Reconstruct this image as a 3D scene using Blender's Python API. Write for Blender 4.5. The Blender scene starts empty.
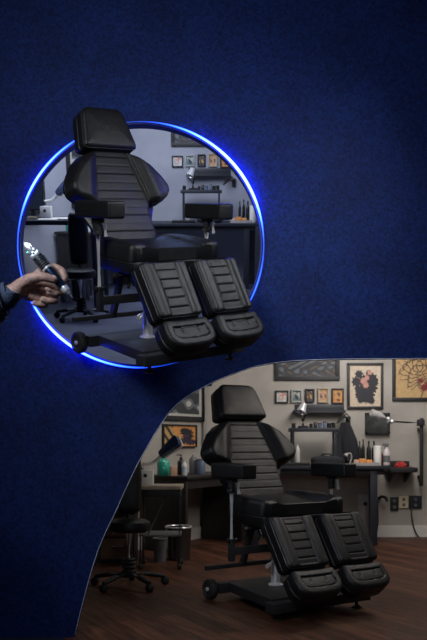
import bpy, bmesh, math, random
import numpy as np
from mathutils import Matrix, Vector
random.seed(7)
S = bpy.context.scene
COL = S.collection
PI = math.pi
R = math.radians
# ------------------------------------------------------------------ camera geometry
F_PX, CX, HY, EYE = 800.0, 213.5, 440.0, 1.06
def at(px, py, y):
    """photo position -> world point at depth y"""
    return Vector(((px - CX) * y / F_PX, y, EYE - (py - HY) * y / F_PX))

# ------------------------------------------------------------------ materials
def mat(name, col, rough=0.5, metal=0.0, spec=0.5, noise=0.0, nscale=8.0, bump=0.0, bscale=60.0, emit=None, estr=0.0,
        trans=0.0, col2=None, coat=0.0):
    m = bpy.data.materials.new(name); m.use_nodes = True
    nt = m.node_tree; b = nt.nodes['Principled BSDF']
    b.inputs['Base Color'].default_value = (*col, 1); b.inputs['Roughness'].default_value = rough
    b.inputs['Metallic'].default_value = metal; b.inputs['Specular IOR Level'].default_value = spec
    if trans: b.inputs['Transmission Weight'].default_value = trans
    if coat: b.inputs['Coat Weight'].default_value = coat
    if emit:
        b.inputs['Emission Color'].default_value = (*emit, 1); b.inputs['Emission Strength'].default_value = estr
    tc = nt.nodes.new('ShaderNodeTexCoord')
    if noise or col2:
        n = nt.nodes.new('ShaderNodeTexNoise'); n.inputs['Scale'].default_value = nscale; n.inputs['Detail'].default_value = 6
        nt.links.new(tc.outputs['Object'], n.inputs['Vector'])
        r = nt.nodes.new('ShaderNodeValToRGB')
        c1 = col2 if col2 else tuple(max(0, c * (1 - noise)) for c in col)
        c2 = col if col2 else tuple(min(1, c * (1 + noise)) for c in col)
        r.color_ramp.elements[0].position = .3; r.color_ramp.elements[1].position = .7
        r.color_ramp.elements[0].color = (*c1, 1); r.color_ramp.elements[1].color = (*c2, 1)
        nt.links.new(n.outputs['Fac'], r.inputs['Fac']); nt.links.new(r.outputs['Color'], b.inputs['Base Color'])
    if bump:
        n2 = nt.nodes.new('ShaderNodeTexNoise'); n2.inputs['Scale'].default_value = bscale; n2.inputs['Detail'].default_value = 4
        nt.links.new(tc.outputs['Object'], n2.inputs['Vector'])
        bp = nt.nodes.new('ShaderNodeBump'); bp.inputs['Strength'].default_value = bump; bp.inputs['Distance'].default_value = .01
        nt.links.new(n2.outputs['Fac'], bp.inputs['Height']); nt.links.new(bp.outputs['Normal'], b.inputs['Normal'])
    return m

M = {}
def leather():
    m = mat('black_leather', (.0065, .0065, .007), .45, 0, .33)
    nt = m.node_tree; b = nt.nodes['Principled BSDF']; tc = nt.nodes.new('ShaderNodeTexCoord')
    v = nt.nodes.new('ShaderNodeTexVoronoi'); v.inputs['Scale'].default_value = 190
    n = nt.nodes.new('ShaderNodeTexNoise'); n.inputs['Scale'].default_value = 9; n.inputs['Detail'].default_value = 5
    a = nt.nodes.new('ShaderNodeMath'); a.operation = 'MULTIPLY_ADD'; a.inputs[1].default_value = .22
    bp = nt.nodes.new('ShaderNodeBump'); bp.inputs['Strength'].default_value = .35; bp.inputs['Distance'].default_value = .012
    nt.links.new(tc.outputs['Object'], v.inputs['Vector']); nt.links.new(tc.outputs['Object'], n.inputs['Vector'])
    nt.links.new(v.outputs['Distance'], a.inputs[0]); nt.links.new(n.outputs['Fac'], a.inputs[2])
    nt.links.new(a.outputs[0], bp.inputs['Height']); nt.links.new(bp.outputs['Normal'], b.inputs['Normal'])
    r = nt.nodes.new('ShaderNodeMapRange'); r.inputs['To Min'].default_value = .36; r.inputs['To Max'].default_value = .52
    nt.links.new(n.outputs['Fac'], r.inputs['Value']); nt.links.new(r.outputs['Result'], b.inputs['Roughness'])
    return m
M['leather'] = leather()
M['piping'] = mat('leather_piping', (.022, .022, .024), .38)
M['steel_black'] = mat('black_powder_coat', (.015, .015, .017), .55, 0, .35, bump=.05, bscale=200)
M['rubber'] = mat('rubber', (.01, .01, .01), .7, bump=.1)
M['plastic'] = mat('black_plastic', (.012, .012, .013), .35)
M['chrome'] = mat('chrome', (.86, .87, .89), .28, .6)
M['steel'] = mat('brushed_steel', (.78, .79, .8), .35, .6, noise=.08)

def wallpaint(name, c1, c2):
    m = mat(name, c1, .85, 0, .3, col2=c2, nscale=2.6, bump=.25, bscale=14)
    return m
M['wall'] = wallpaint('grey_plaster', (.44, .41, .37), (.33, .305, .275))
M['trimwhite'] = mat('white_trim', (.62, .6, .56), .5, noise=.06)
def woodfloor(name, cd, cl, rough=.38):
    m = bpy.data.materials.new(name); m.use_nodes = True
    nt = m.node_tree; b = nt.nodes['Principled BSDF']; tc = nt.nodes.new('ShaderNodeTexCoord')
    mp = nt.nodes.new('ShaderNodeMapping'); mp.inputs['Rotation'].default_value = (0, 0, R(62))
    br = nt.nodes.new('ShaderNodeTexBrick'); br.inputs['Scale'].default_value = 1.0
    br.inputs['Brick Width'].default_value = 1.1; br.inputs['Row Height'].default_value = .13
    br.inputs['Mortar Size'].default_value = .003; br.inputs['Bias'].default_value = 0.0
    br.inputs['Color1'].default_value = (*cd, 1); br.inputs['Color2'].default_value = (*cl, 1)
    br.inputs['Mortar'].default_value = (cd[0] * .3, cd[1] * .3, cd[2] * .3, 1)
    n = nt.nodes.new('ShaderNodeTexNoise'); n.inputs['Scale'].default_value = 3; n.inputs['Detail'].default_value = 9
    mp2 = nt.nodes.new('ShaderNodeMapping'); mp2.inputs['Scale'].default_value = (1.2, 9, 1)
    mx = nt.nodes.new('ShaderNodeMixRGB'); mx.blend_type = 'MULTIPLY'; mx.inputs['Fac'].default_value = .85
    rp = nt.nodes.new('ShaderNodeValToRGB'); rp.color_ramp.elements[0].position = .3; rp.color_ramp.elements[1].position = .68
    rp.color_ramp.elements[0].color = (.3, .3, .3, 1); rp.color_ramp.elements[1].color = (1.25, 1.2, 1.15, 1)
    L = nt.links.new
    L(tc.outputs['Object'], mp.inputs['Vector']); L(mp.outputs['Vector'], br.inputs['Vector'])
    L(mp.outputs['Vector'], mp2.inputs['Vector']); L(mp2.outputs['Vector'], n.inputs['Vector'])
    L(n.outputs['Fac'], rp.inputs['Fac']); L(br.outputs['Color'], mx.inputs['Color1']); L(rp.outputs['Color'], mx.inputs['Color2'])
    L(mx.outputs['Color'], b.inputs['Base Color'])
    b.inputs['Roughness'].default_value = rough; b.inputs['Specular IOR Level'].default_value = .22
    bp = nt.nodes.new('ShaderNodeBump'); bp.inputs['Strength'].default_value = .2; bp.inputs['Distance'].default_value = .01
    L(n.outputs['Fac'], bp.inputs['Height']); L(bp.outputs['Normal'], b.inputs['Normal'])
    return m
M['floor'] = woodfloor('dark_wood_floor', (.058, .023, .013), (.14, .058, .034), .5)
M['floor_blue'] = mat('blue_lit_floor', (.075, .085, .13), .5, col2=(.035, .04, .07), nscale=3.5, bump=.15, bscale=25)  # blue light on the ring room floor, painted into its colour
def navy():
    m = bpy.data.materials.new('mottled_navy_plaster'); m.use_nodes = True
    nt = m.node_tree; b = nt.nodes['Principled BSDF']; tc = nt.nodes.new('ShaderNodeTexCoord'); L = nt.links.new
    n1 = nt.nodes.new('ShaderNodeTexNoise'); n1.inputs['Scale'].default_value = 75; n1.inputs['Detail'].default_value = 5; n1.inputs['Roughness'].default_value = .7
    n2 = nt.nodes.new('ShaderNodeTexNoise'); n2.inputs['Scale'].default_value = 3.2; n2.inputs['Detail'].default_value = 4
    r1 = nt.nodes.new('ShaderNodeValToRGB'); r1.color_ramp.elements[0].position = .33; r1.color_ramp.elements[1].position = .74
    r1.color_ramp.elements[0].color = (.0009, .005, .042, 1); r1.color_ramp.elements[1].color = (.006, .027, .155, 1)
    r2 = nt.nodes.new('ShaderNodeValToRGB'); r2.color_ramp.elements[0].position = .3; r2.color_ramp.elements[1].position = .7
    r2.color_ramp.elements[0].color = (.7, .7, .72, 1); r2.color_ramp.elements[1].color = (1.15, 1.15, 1.15, 1)
    mx = nt.nodes.new('ShaderNodeMixRGB'); mx.blend_type = 'MULTIPLY'; mx.inputs['Fac'].default_value = 1
    for n in (n1, n2): L(tc.outputs['Object'], n.inputs['Vector'])
    L(n1.outputs['Fac'], r1.inputs['Fac']); L(n2.outputs['Fac'], r2.inputs['Fac'])
    L(r1.outputs['Color'], mx.inputs['Color1']); L(r2.outputs['Color'], mx.inputs['Color2']); L(mx.outputs['Color'], b.inputs['Base Color'])
    b.inputs['Roughness'].default_value = .75; b.inputs['Specular IOR Level'].default_value = .2
    bp = nt.nodes.new('ShaderNodeBump'); bp.inputs['Strength'].default_value = .3; bp.inputs['Distance'].default_value = .01
    L(n1.outputs['Fac'], bp.inputs['Height']); L(bp.outputs['Normal'], b.inputs['Normal'])
    return m
M['navy'] = navy()
M['edge'] = mat('painted_edge_light', (.5, .56, .7), .5)  # light on the navy wall's cut edge, put into this colour
M['black'] = mat('matte_black', (.012, .012, .014), .55)
M['darkwood'] = mat('black_stained_wood', (.02, .018, .018), .5, noise=.4, nscale=20)
M['navyblack'] = mat('blue_black_metal', (.014, .017, .026), .45)
M['palewood'] = mat('pale_wood', (.36, .29, .22), .5, noise=.15, nscale=12)
M['white'] = mat('white_plastic', (.7, .69, .66), .4)
M['offwhite'] = mat('cream_plastic', (.66, .6, .4), .4)
M['grey'] = mat('grey_plastic', (.13, .13, .14), .5)
M['lightgrey'] = mat('light_grey_metal', (.33, .32, .31), .45)
M['green'] = mat('green_soap_plastic', (.03, .36, .27), .25, coat=.4)
M['amber'] = mat('orange_carton', (.75, .3, .08), .5, noise=.3, nscale=30)
M['red'] = mat('red_cloth', (.4, .03, .03), .7, noise=.3, nscale=40)
M['darkred'] = mat('dark_red_plastic', (.12, .015, .015), .35)
M['bluelabel'] = mat('pale_blue_label', (.5, .6, .75), .5)
M['peach'] = mat('peach_carton', (.6, .36, .26), .5)
M['cloth'] = mat('black_cloth', (.012, .013, .018), .85, bump=.2, bscale=90)
M['darkglass'] = mat('dark_glass', (.015, .018, .018), .12)
M['smoke'] = mat('smoke_panel', (.05, .055, .05), .25, noise=.5, nscale=14)
M['brown'] = mat('brown_board', (.16, .1, .07), .6, noise=.2)
M['gold'] = mat('warm_gold', (.5, .28, .1), .5)
M['paper'] = mat('paper', (.62, .58, .52), .7, noise=.08, nscale=20)
M['screen'] = mat('dim_screen', (.03, .05, .08), .2)
M['gripblue'] = mat('dark_blue_anodised', (.02, .04, .09), .25, .7)
M['silver'] = mat('bright_silver', (.4, .42, .45), .25, .7)
M['turq'] = mat('turquoise_metal', (.1, .45, .5), .3, .6)
M['liquid'] = mat('pale_yellow_liquid', (.5, .5, .45), .3)
M['pinkwhite'] = mat('pinkish_white_plastic', (.6, .52, .52), .35)
M['bluegrey'] = mat('blue_grey_plastic', (.1, .13, .2), .35)
M['lampblue'] = mat('blue_black_enamel', (.02, .035, .09), .25)

# ------------------------------------------------------------------ object helpers
def obj(name, bm, m, parent=None, smooth=True, angle=40):
    me = bpy.data.meshes.new(name)
    bmesh.ops.recalc_face_normals(bm, faces=bm.faces[:])
    bm.to_mesh(me); bm.free()
    for mm in (m if isinstance(m, (list, tuple)) else [m]): me.materials.append(mm)
    if smooth:
        for p in me.polygons: p.use_smooth = True
        try: me.set_sharp_from_angle(angle=R(angle))
        except Exception: pass
    o = bpy.data.objects.new(name, me); COL.objects.link(o)
    if parent is not None: o.parent = parent
    return o
def tag(o, label, cat, group=None):
    o['label'] = label; o['category'] = cat
    if group: o['group'] = group
    return o
def thing(name, label, cat, loc=(0, 0, 0), rz=0, group=None):
    o = bpy.data.objects.new(name, None); COL.objects.link(o); o.empty_display_size = .1
    o.location = loc; o.rotation_euler = (0, 0, rz)
    return tag(o, label, cat, group)
def struct(name, bm, m, parent=None, smooth=False):
    o = obj(name, bm, m, parent, smooth)
    if parent is None: o['kind'] = 'structure'
    return o
def copy_tree(o, parent=None):
    c = o.copy(); COL.objects.link(c)
    if parent is not None: c.parent = parent
    for ch in list(o.children): copy_tree(ch, c)
    return c
def NB(): return bmesh.new()
def box(bm, c, s, rot=None, bev=0.0, mi=0, seg=2):
    """box centred at c with full sizes s"""
    t = bmesh.new(); bmesh.ops.create_cube(t, size=1)
    bmesh.ops.scale(t, vec=s, verts=t.verts)
    if bev: bmesh.ops.bevel(t, geom=t.edges[:], offset=min(bev, min(s) * .48), segments=seg, affect='EDGES', profile=.6)
    mtx = Matrix.Translation(c) @ (rot.to_4x4() if rot else Matrix.Identity(4))
    bmesh.ops.transform(t, matrix=mtx, verts=t.verts)
    merge(bm, t, mi)
def merge(bm, t, mi=0):
    vm = {}
    for v in t.verts: vm[v] = bm.verts.new(v.co)
    for f in t.faces:
        try:
            nf = bm.faces.new([vm[v] for v in f.verts]); nf.material_index = mi if mi else f.material_index
        except ValueError: pass
    t.free()
def bx(bm, x0, x1, y0, y1, z0, z1, bev=0.0, mi=0): box(bm, ((x0 + x1) / 2, (y0 + y1) / 2, (z0 + z1) / 2), (x1 - x0, y1 - y0, z1 - z0), None, bev, mi)
def frame_of(d):
    d = Vector(d).normalized(); u = Vector((0, 0, 1)) if abs(d.z) < .9 else Vector((1, 0, 0))
    a = d.cross(u).normalized(); b = a.cross(d).normalized(); return a, b, d
def tube(bm, pts, r, n=12, cap=True, mi=0, flat=1.0):
    """swept tube through pts with radius (number or list)"""
    pts = [Vector(p) for p in pts]; rr = r if isinstance(r, (list, tuple)) else [r] * len(pts)
    rings = []; pa = None
    for i, p in enumerate(pts):
        d = (pts[min(i + 1, len(pts) - 1)] - pts[max(i - 1, 0)])
        if d.length < 1e-9: d = Vector((0, 0, 1))
        if pa is None: a, b, d = frame_of(d)
        else:
            d.normalize(); a = (pa - d * pa.dot(d)).normalized(); b = d.cross(a)
        pa = a
        rings.append([bm.verts.new(p + (a * math.cos(2 * PI * k / n) + b * math.sin(2 * PI * k / n) * flat) * rr[i]) for k in range(n)])
    for i in range(len(rings) - 1):
        for k in range(n):
            f = bm.faces.new((rings[i][k], rings[i][(k + 1) % n], rings[i + 1][(k + 1) % n], rings[i + 1][k])); f.material_index = mi
    if cap:
        for q in (rings[0], rings[-1]):
            f = bm.faces.new(q); f.material_index = mi
def lathe(bm, prof, c=(0, 0, 0), axis=(0, 0, 1), n=20, mi=0):
    """prof: list of (radius, height along axis)"""
    a, b, d = frame_of(axis); c = Vector(c); rings = []
    for r, h in prof:
        if r < 1e-6: rings.append([bm.verts.new(c + d * h)])
        else: rings.append([bm.verts.new(c + d * h + (a * math.cos(2 * PI * k / n) + b * math.sin(2 * PI * k / n)) * r) for k in range(n)])
    for i in range(len(rings) - 1):
        A, B = rings[i], rings[i + 1]
        for k in range(n):
            q = [A[k % len(A)], A[(k + 1) % len(A)], B[(k + 1) % len(B)], B[k % len(B)]]
            q = [v for j, v in enumerate(q) if v not in q[:j]]
            if len(q) >= 3:
                f = bm.faces.new(q); f.material_index = mi
    for q in (rings[0], rings[-1]):
        if len(q) > 2:
            f = bm.faces.new(q); f.material_index = mi
def prism(bm, poly, w0, w1, mtx=None, mi=0, bev=0):
    t = bmesh.new()
    A = [t.verts.new((p[0], p[1], w0)) for p in poly]; B = [t.verts.new((p[0], p[1], w1)) for p in poly]
    t.faces.new(A); t.faces.new(B); n = len(poly)
    for i in range(n): t.faces.new((A[i], A[(i + 1) % n], B[(i + 1) % n], B[i]))
    bmesh.ops.recalc_face_normals(t, faces=t.faces[:])
    if bev: bmesh.ops.bevel(t, geom=t.edges[:], offset=bev, segments=2, affect='EDGES', profile=.6)
    if mtx: bmesh.ops.transform(t, matrix=mtx, verts=t.verts)
    merge(bm, t, mi)
def catmull(pts, n=8, closed=False):
    P = [Vector(p) for p in pts]; out = []; N = len(P)
    for i in range(N if closed else N - 1):
        p0, p1, p2, p3 = (P[(i - 1) % N], P[i], P[(i + 1) % N], P[(i + 2) % N]) if closed else (P[max(i - 1, 0)], P[i], P[i + 1], P[min(i + 2, N - 1)])
        for k in range(n):
            t = k / n
            out.append(.5 * ((2 * p1) + (p2 - p0) * t + (2 * p0 - 5 * p1 + 4 * p2 - p3) * t * t + (3 * p1 - p0 - 3 * p2 + p3) * t ** 3))
    if not closed: out.append(P[-1])
    return out

# ------------------------------------------------------------------ upholstered cushions
def fillet(poly, rad, n=6):
    out = []; N = len(poly)
    for i in range(N):
        p, a, b = (np.array(q, float) for q in (poly[i], poly[i - 1], poly[(i + 1) % N]))
        r = rad[i] if isinstance(rad, (list, tuple)) else rad
        u, w = a - p, b - p; lu, lw = np.linalg.norm(u), np.linalg.norm(w); u /= lu; w /= lw
        if r < 1e-5: out.append(tuple(p)); continue
        ang = math.acos(max(-1, min(1, float(u @ w)))); t = min(r / math.tan(ang / 2), .49 * lu, .49 * lw)
        for k in range(n + 1):
            s = k / n; q = (1 - s) ** 2 * (p + u * t) + 2 * s * (1 - s) * p + s * s * (p + w * t); out.append(tuple(q))
    return out
def cushion(poly, T, r, mtx, detail=None, nu=46, nv=60, crown=.006, seam=.5, back_in=.012):
    """padded cushion: outline poly in (u,v), thickness T along w, edge radius r, detail(u,v,e) adds height"""
    P = np.array(poly); vmin, vmax = P[:, 1].min(), P[:, 1].max()
    A = P; B = np.roll(P, -1, 0)
    s = .5 - .5 * np.cos(np.linspace(0, PI, nv)); s = .5 * s + .5 * np.linspace(0, 1, nv)
    vs = vmin + (vmax - vmin) * (.0005 + .999 * s)
    su = .5 - .5 * np.cos(np.linspace(0, PI, nu)); su = .5 * su + .5 * np.linspace(0, 1, nu)
    G = np.zeros((nv, nu, 3))
    for j, v in enumerate(vs):
        xs = []
        for (x0, y0), (x1, y1) in zip(A, B):
            if (y0 - v) * (y1 - v) <= 0 and y0 != y1: xs.append(x0 + (x1 - x0) * (v - y0) / (y1 - y0))
        G[j, :, 0] = min(xs) + (max(xs) - min(xs)) * su; G[j, :, 1] = v
    Q = G[:, :, :2].reshape(-1, 1, 2); D = (B - A)[None]; L2 = (D ** 2).sum(-1)
    L2[L2 == 0] = 1e-12
    t = np.clip(((Q - A[None]) * D).sum(-1) / L2, 0, 1); e = np.sqrt((((A[None] + t[..., None] * D) - Q) ** 2).sum(-1)).min(1).reshape(nv, nu)
    ee = np.minimum(e, r); h = T - r + np.sqrt(np.maximum(0, r * r - (r - ee) ** 2)) + crown * (1 - np.exp(-e / .05))
    if detail is not None: h = h + detail(G[:, :, 0], G[:, :, 1], e) * np.clip(e / r, 0, 1)
    G[:, :, 2] = h
    bm = bmesh.new()
    V = [[bm.verts.new(G[j, i]) for i in range(nu)] for j in range(nv)]
    for j in range(nv - 1):
        for i in range(nu - 1): bm.faces.new((V[j][i], V[j][i + 1], V[j + 1][i + 1], V[j + 1][i]))
    loop = [V[0][i] for i in range(nu)] + [V[j][nu - 1] for j in range(1, nv)] + [V[nv - 1][i] for i in range(nu - 2, -1, -1)] + [V[j][0] for j in range(nv - 2, 0, -1)]
    cen = P.mean(0); prev = loop
    z1 = T - r
    for z, ins in ((z1 * (seam + .04), -.002), (z1 * seam, .0035), (z1 * (seam - .04), -.002), (z1 * .12, 0), (0, back_in), (-.001, back_in * 2.5)):
        cur = []
        for q in loop:
            d = np.array((q.co.x, q.co.y)) - cen; l = np.linalg.norm(d); d = d * (1 - ins / l); cur.append(bm.verts.new((cen[0] + d[0], cen[1] + d[1], z)))
        n = len(loop)
        for k in range(n): bm.faces.new((prev[k], prev[(k + 1) % n], cur[(k + 1) % n], cur[k]))
        prev = cur
    bm.faces.new(prev)
    bmesh.ops.transform(bm, matrix=mtx, verts=bm.verts)
    return bm
def basis(o, u, v):
    u = Vector(u).normalized(); v = Vector(v).normalized(); w = u.cross(v).normalized()
    m = Matrix((u, v, w)).transposed().to_4x4(); m.translation = Vector(o); return m
def groove(d, w=.004, depth=.006): return -depth * np.exp(-(d / w) ** 2)
def piping(poly, w, mtx, r=.0035):
    bm = NB(); pts = [mtx @ Vector((p[0], p[1], w)) for p in poly]; pts.append(pts[0]); pts.append(pts[1])
    tube(bm, pts, r, 6, cap=False); return bm

def seam_tube(pts, r):
    bm = NB(); tube(bm, pts, r, 6); return bm

# ------------------------------------------------------------------ the tattoo chair (local: x across, y to the back, z up)
XC = .31
def make_chair(label):
    t = thing('tattoo_chair', label, 'chair', group=None)
    Lm = M['leather']
    ub = Vector((0, .4065, .9136))                      # up the leaning back
    def flip(m): return m
    # basis with w = outward (front): u = +x, v = ub -> w = u x v = (0,-.9136,.4065)
    back_o = Vector((XC, .545, .68)) - Vector((0, -.9136, .4065)) * .075
    mb = basis(back_o, (1, 0, 0), ub)
    # --- backrest centre panel
    hw = [(-.03, .195), (.055, .203), (.16, .192), (.2, .192), (.24, .208), (.575, .122)]
    poly = [(w, v) for v, w in hw] + [(-w, v) for v, w in reversed(hw)]
    poly = fillet(poly, [.02, .1, .06, .05, .04, .03, .03, .04, .05, .06, .1, .02])
    def det(u, v, e):
        d = np.zeros_like(u)
        for q in np.arange(.065, .54, .0515): d = d + groove(v - q, .0024, .0042) * (np.abs(u) < .2)
        d = d * (v > .02)
        return d
    b = obj('backrest', cushion(poly, .075, .02, mb, det, 40, 120, .002), Lm, t)
    # --- side bolsters
    outer = [(.128, .566), (.15, .57), (.225, .54), (.3, .488), (.362, .412), (.4, .35), (.398, .318), (.375, .284), (.3, .25), (.21, .25)]
    ia, ib = Vector((.21, .25, 0)), Vector((.128, .566, 0))
    for sgn in (1, -1):
        pl = []
        for a, v in outer:                              # narrower panel, folded forward about its inner seam
            p = Vector((a, v, 0)); d = (ib - ia).normalized(); foot = ia + d * (p - ia).dot(d); p = foot + (p - foot) * .93
            pl.append((sgn * p.x, p.y))
        pl = fillet(pl, [.005, .02, .05, .05, .05, .05, .03, .04, .04, .015], 5)
        A_, B_ = Vector((sgn * ia.x, ia.y, .03)), Vector((sgn * ib.x, ib.y, .03))
        mw = Matrix.Translation(Vector((0, -.9136, .4065)) * -.032) @ mb @ Matrix.Translation(A_) @ Matrix.Rotation(-sgn * R(15), 4, (B_ - A_)) @ Matrix.Translation(-A_)
        def dw(u, v, e, s=sgn):
            inner = np.abs(u) - (.21 + (v - .238) * (.128 - .21) / (.566 - .238))
            return groove(inner - .022, .0035, .008) + .016 * np.exp(-((inner - .085) / .05) ** 2) - .03 * np.clip(inner - .1, 0, 1)
        w = obj('side_bolster', cushion(pl, .12, .026, mw, dw, 46, 56, .006, .3), Lm, b)
        obj('piping', seam_tube([mw @ Vector((sgn * (.214 - k * .081 / 20), .245 + k * .305 / 20, .11)) for k in range(21)], .0026), M['piping'], w)
    bp = NB(); prism(bp, fillet([(.17, 0), (.3, .26), (.12, .52), (-.12, .52), (-.3, .26), (-.17, 0)], .05), -.022, -.002, mb, bev=.004)
    obj('back_shell', bp, M['plastic'], b)
    # --- headrest
    ho = Vector((XC - .012, .757, 1.194)) - Vector((0, -.9136, .4065)) * .098
    mh = basis(ho, (1, 0, 0), ub)
    ph = fillet([(-.2, .012), (.2, .012), (.148, .262), (-.148, .262)], [.03, .03, .075, .075], 8)
    h = obj('headrest', cushion(ph, .135, .02, mh, None, 46, 46, .012, .55), Lm, t)
    obj('piping', piping(ph, .116, mh, .003), M['piping'], h)
    bm = NB()
    for s in (-.05, .05): tube(bm, [mb @ Vector((s, .42, -.03)), mb @ Vector((s, .6, -.03)), mb @ Vector((s, .68, .0))], .007)
    obj('headrest_rail', bm, M['chrome'], t)
    # --- seat
    so = Vector((XC, .60, .722 - .16)); vs_ = Vector((0, -1, -.075))
    ms = basis(so, (-1, 0, 0), vs_)                     # u=-x, v=front -> w = up
    pls = fillet([(-.225, 0), (.225, 0), (.345, .14), (.35, .3), (.335, .482), (.2, .47), (-.2, .47), (-.335, .482), (-.35, .3), (-.345, .14)], [.03, .03, .08, .2, .045, .1, .1, .045, .2, .08], 8)
    def ds(u, v, e):
        a = np.abs(u); bol = 1 / (1 + np.exp(-(a - (.235 - .03 * (v / .48))) / .014))
        fr = 1 / (1 + np.exp(-(v - .43) / .012))
        return .006 * bol - .042 * (1 - bol) * (.6 + .4 * np.clip(v / .4, 0, 1)) + groove(a - (.235 - .03 * v / .48), .005, .006)
    obj('seat_cushion', cushion(pls, .16, .022, ms, ds, 70, 60, .004, .5), Lm, t)
    bm = NB(); bx(bm, XC - .25, XC + .25, .2, .5, .54, .57, .006)
    obj('seat_pan', bm, M['steel_black'], t)
    # --- leg rests and foot rests
    for sgn in (-1, 1):
        vl = Vector((0, .54, .842))
        nrm = Vector((0, -.842, .54)); TL = .125
        top = Vector((XC + sgn * .2, 0.012, .615)) - nrm * TL
        ml = basis(top, (1, 0, 0), vl)
        pll = fillet([(-.157, -.335), (.157, -.335), (.163, 0), (.06, -.008), (-.06, -.008), (-.163, 0)], [.03, .03, .035, .1, .1, .035], 7)
        def dl(u, v, e):
            a = np.abs(u); inn = 1 / (1 + np.exp((a - .07) / .006))
            d = -.010 * inn + groove(a - .071, .003, .006) + groove(a - .117, .012, .004)
            for q in (-.06, -.115, -.17, -.225, -.28): d = d + groove(v - q, .0032, .007) * (a < .068)
            return d
        lg = obj('leg_rest', cushion(pll, TL, .02, ml, dl, 60, 84, .006, .5), Lm, t)
        obj('piping', piping(pll, TL - .018, ml, .0022), M['piping'], lg)
        tilt = R(43); vf = Vector((0, math.sin(tilt), math.cos(tilt))); nf = Vector((0, -math.cos(tilt), math.sin(tilt))); TF = .125
        ft = Vector((XC + sgn * .195, -.172, .326)) - nf * TF
        mf = basis(ft, (1, 0, 0), vf)
        plf = [(.158, -.004), (.05, -.012), (-.05, -.012), (-.158, -.004)]
        arc = [(-.172, -.085)] + [(-.172 * math.cos(a) ** .55 if math.cos(a) > 0 else 0, -.085 - .1 * math.sin(a) ** .8) for a in np.linspace(.3, PI / 2, 6)]
        arc2 = [(-x, y) for x, y in reversed(arc[:-1])]
        pff = fillet(plf + arc + arc2, [.03, .06, .06, .03] + [.02] * 20, 4)
        def dff(u, v, e):
            inn = (np.abs(e - .05)); d = groove(inn, .0035, .006)
            return d - .008 * (e > .05) + groove(v + .06, .003, .004) * (np.abs(u) < .075) + groove(np.abs(u) - .06, .003, .004) * (v > -.1)
        f = obj('foot_rest', cushion(pff, TF, .022, mf, dff, 56, 50, .006, .6), Lm, t)
        bm = NB()
        prism(bm, [(-.05, -.3), (.05, -.3), (.05, -.03), (-.05, -.03)], -.03, -.002, ml, bev=.003)
        tube(bm, [ml @ Vector((0, -.05, -.02)), Vector((XC + sgn * .16, .25, .56))], .014)
        obj('leg_bracket', bm, M['steel_black'], lg)
    # --- arm rests on posts
    for sgn in (-1, 1):
        xc = XC + sgn * .42 - .02 * (sgn > 0)
        def T_(x0, x1, y0, y1, z0, z1, m, nm, par, bev):
            q = NB(); box(q, ((x0 + x1) / 2, (y0 + y1) / 2, (z0 + z1) / 2), (x1 - x0, y1 - y0, z1 - z0), None, bev, 0, 4); return obj(nm, q, m, par)
        a = T_(xc - .056, xc + .056, (.13), .47, .826 - .012 * (sgn > 0), .918 - .012 * (sgn > 0), Lm, 'arm_rest', t, .016)
        q = NB()
        for zz in (.843, .9): tube(q, [(xc - .054, .15, zz), (xc - .054, .45, zz)], .002, 6)
        for zz in (.843, .9): tube(q, [(xc - .045, .132, zz), (xc + .045, .132, zz)], .002, 6)
        obj('piping', q, M['piping'], a)
        q = NB(); bx(q, xc - .02, xc + .02, .28, .35, .80, .84, .004); bx(q, xc - .014, xc + .012, .295, .335, .735, .81, .004)
        br = obj('arm_bracket', q, M['steel_black'], a)
        q = NB(); lathe(q, [(.0, 0), (.014, 0), (.016, .006), (.016, .018), (.012, .024), (0, .024)], (xc - .02, .305, .748), (-.8, -.6, 0)); obj('clamp_knob', q, M['plastic'], br)
        q = NB(); tube(q, [(xc + .036, .29, .73), (xc + .022, .285, .795)], .011); obj('clamp_bolt', q, M['chrome'], br)
        q = NB(); tube(q, [(xc, .318, .40), (xc, .318, .76)], .0125, 16); p = obj('arm_post', q, M['steel'], t); p['label'] = 'bright steel arm rest post'
        q = NB(); bx(q, xc - .017, xc + .017, .301, .335, .315, .44, .004); obj('post_socket', q, M['steel_black'], p)
        q = NB(); lathe(q, [(0, -.008), (.022, -.008), (.024, 0), (.022, .008), (0, .008)], (xc, .318, .447))
        lathe(q, [(0, 0), (.011, 0), (.013, .02), (0, .022)], (xc + .016, .318, .447), (1, -.3, 0)); lathe(q, [(0, 0), (.011, 0), (.013, .016), (0, .018)], (xc - .016, .318, .447), (-1, -.2, 0))
        obj('post_collar', q, M['plastic'], p)
    q = NB(); bx(q, XC - .42, XC + .42, .3, .336, .352, .4, .004); obj('cross_beam', q, M['steel_black'], t)
    q = NB(); bx(q, XC - .425, XC + .425, .585, .615, .222, .25, .004); obj('rear_bar', q, M['steel_black'], t)
    for x in (XC - .13, XC + .13):
        q = NB(); e = Vector((x, .47, .57)) - Vector((x, .6, .24)); c = (Vector((x, .47, .57)) + Vector((x, .6, .24))) / 2
        rot = e.to_track_quat('Z', 'Y').to_matrix(); box(q, c, (.032, .04, e.length), rot, .004); obj('lift_strut', q, M['steel_black'], t)
    q = NB(); bx(q, XC - .11, XC + .11, .28, .5, .5, .545, .008); bx(q, XC - .09, XC + .09, .34, .46, .46, .505, .006); bx(q, XC - .33, XC - .1, .26, .31, .525, .547, .004); tube(q, [(XC - .35, .25, .515), (XC + .18, .25, .515)], .012); u = obj('tilt_mechanism', q, M['steel_black'], t)
    q = NB(); lathe(q, [(0, 0), (.013, 0), (.018, .014), (.01, .03), (0, .031)], (XC - .35, .25, .515), (-1, -.1, 0)); obj('adjusting_knob', q, M['plastic'], u)
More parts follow.
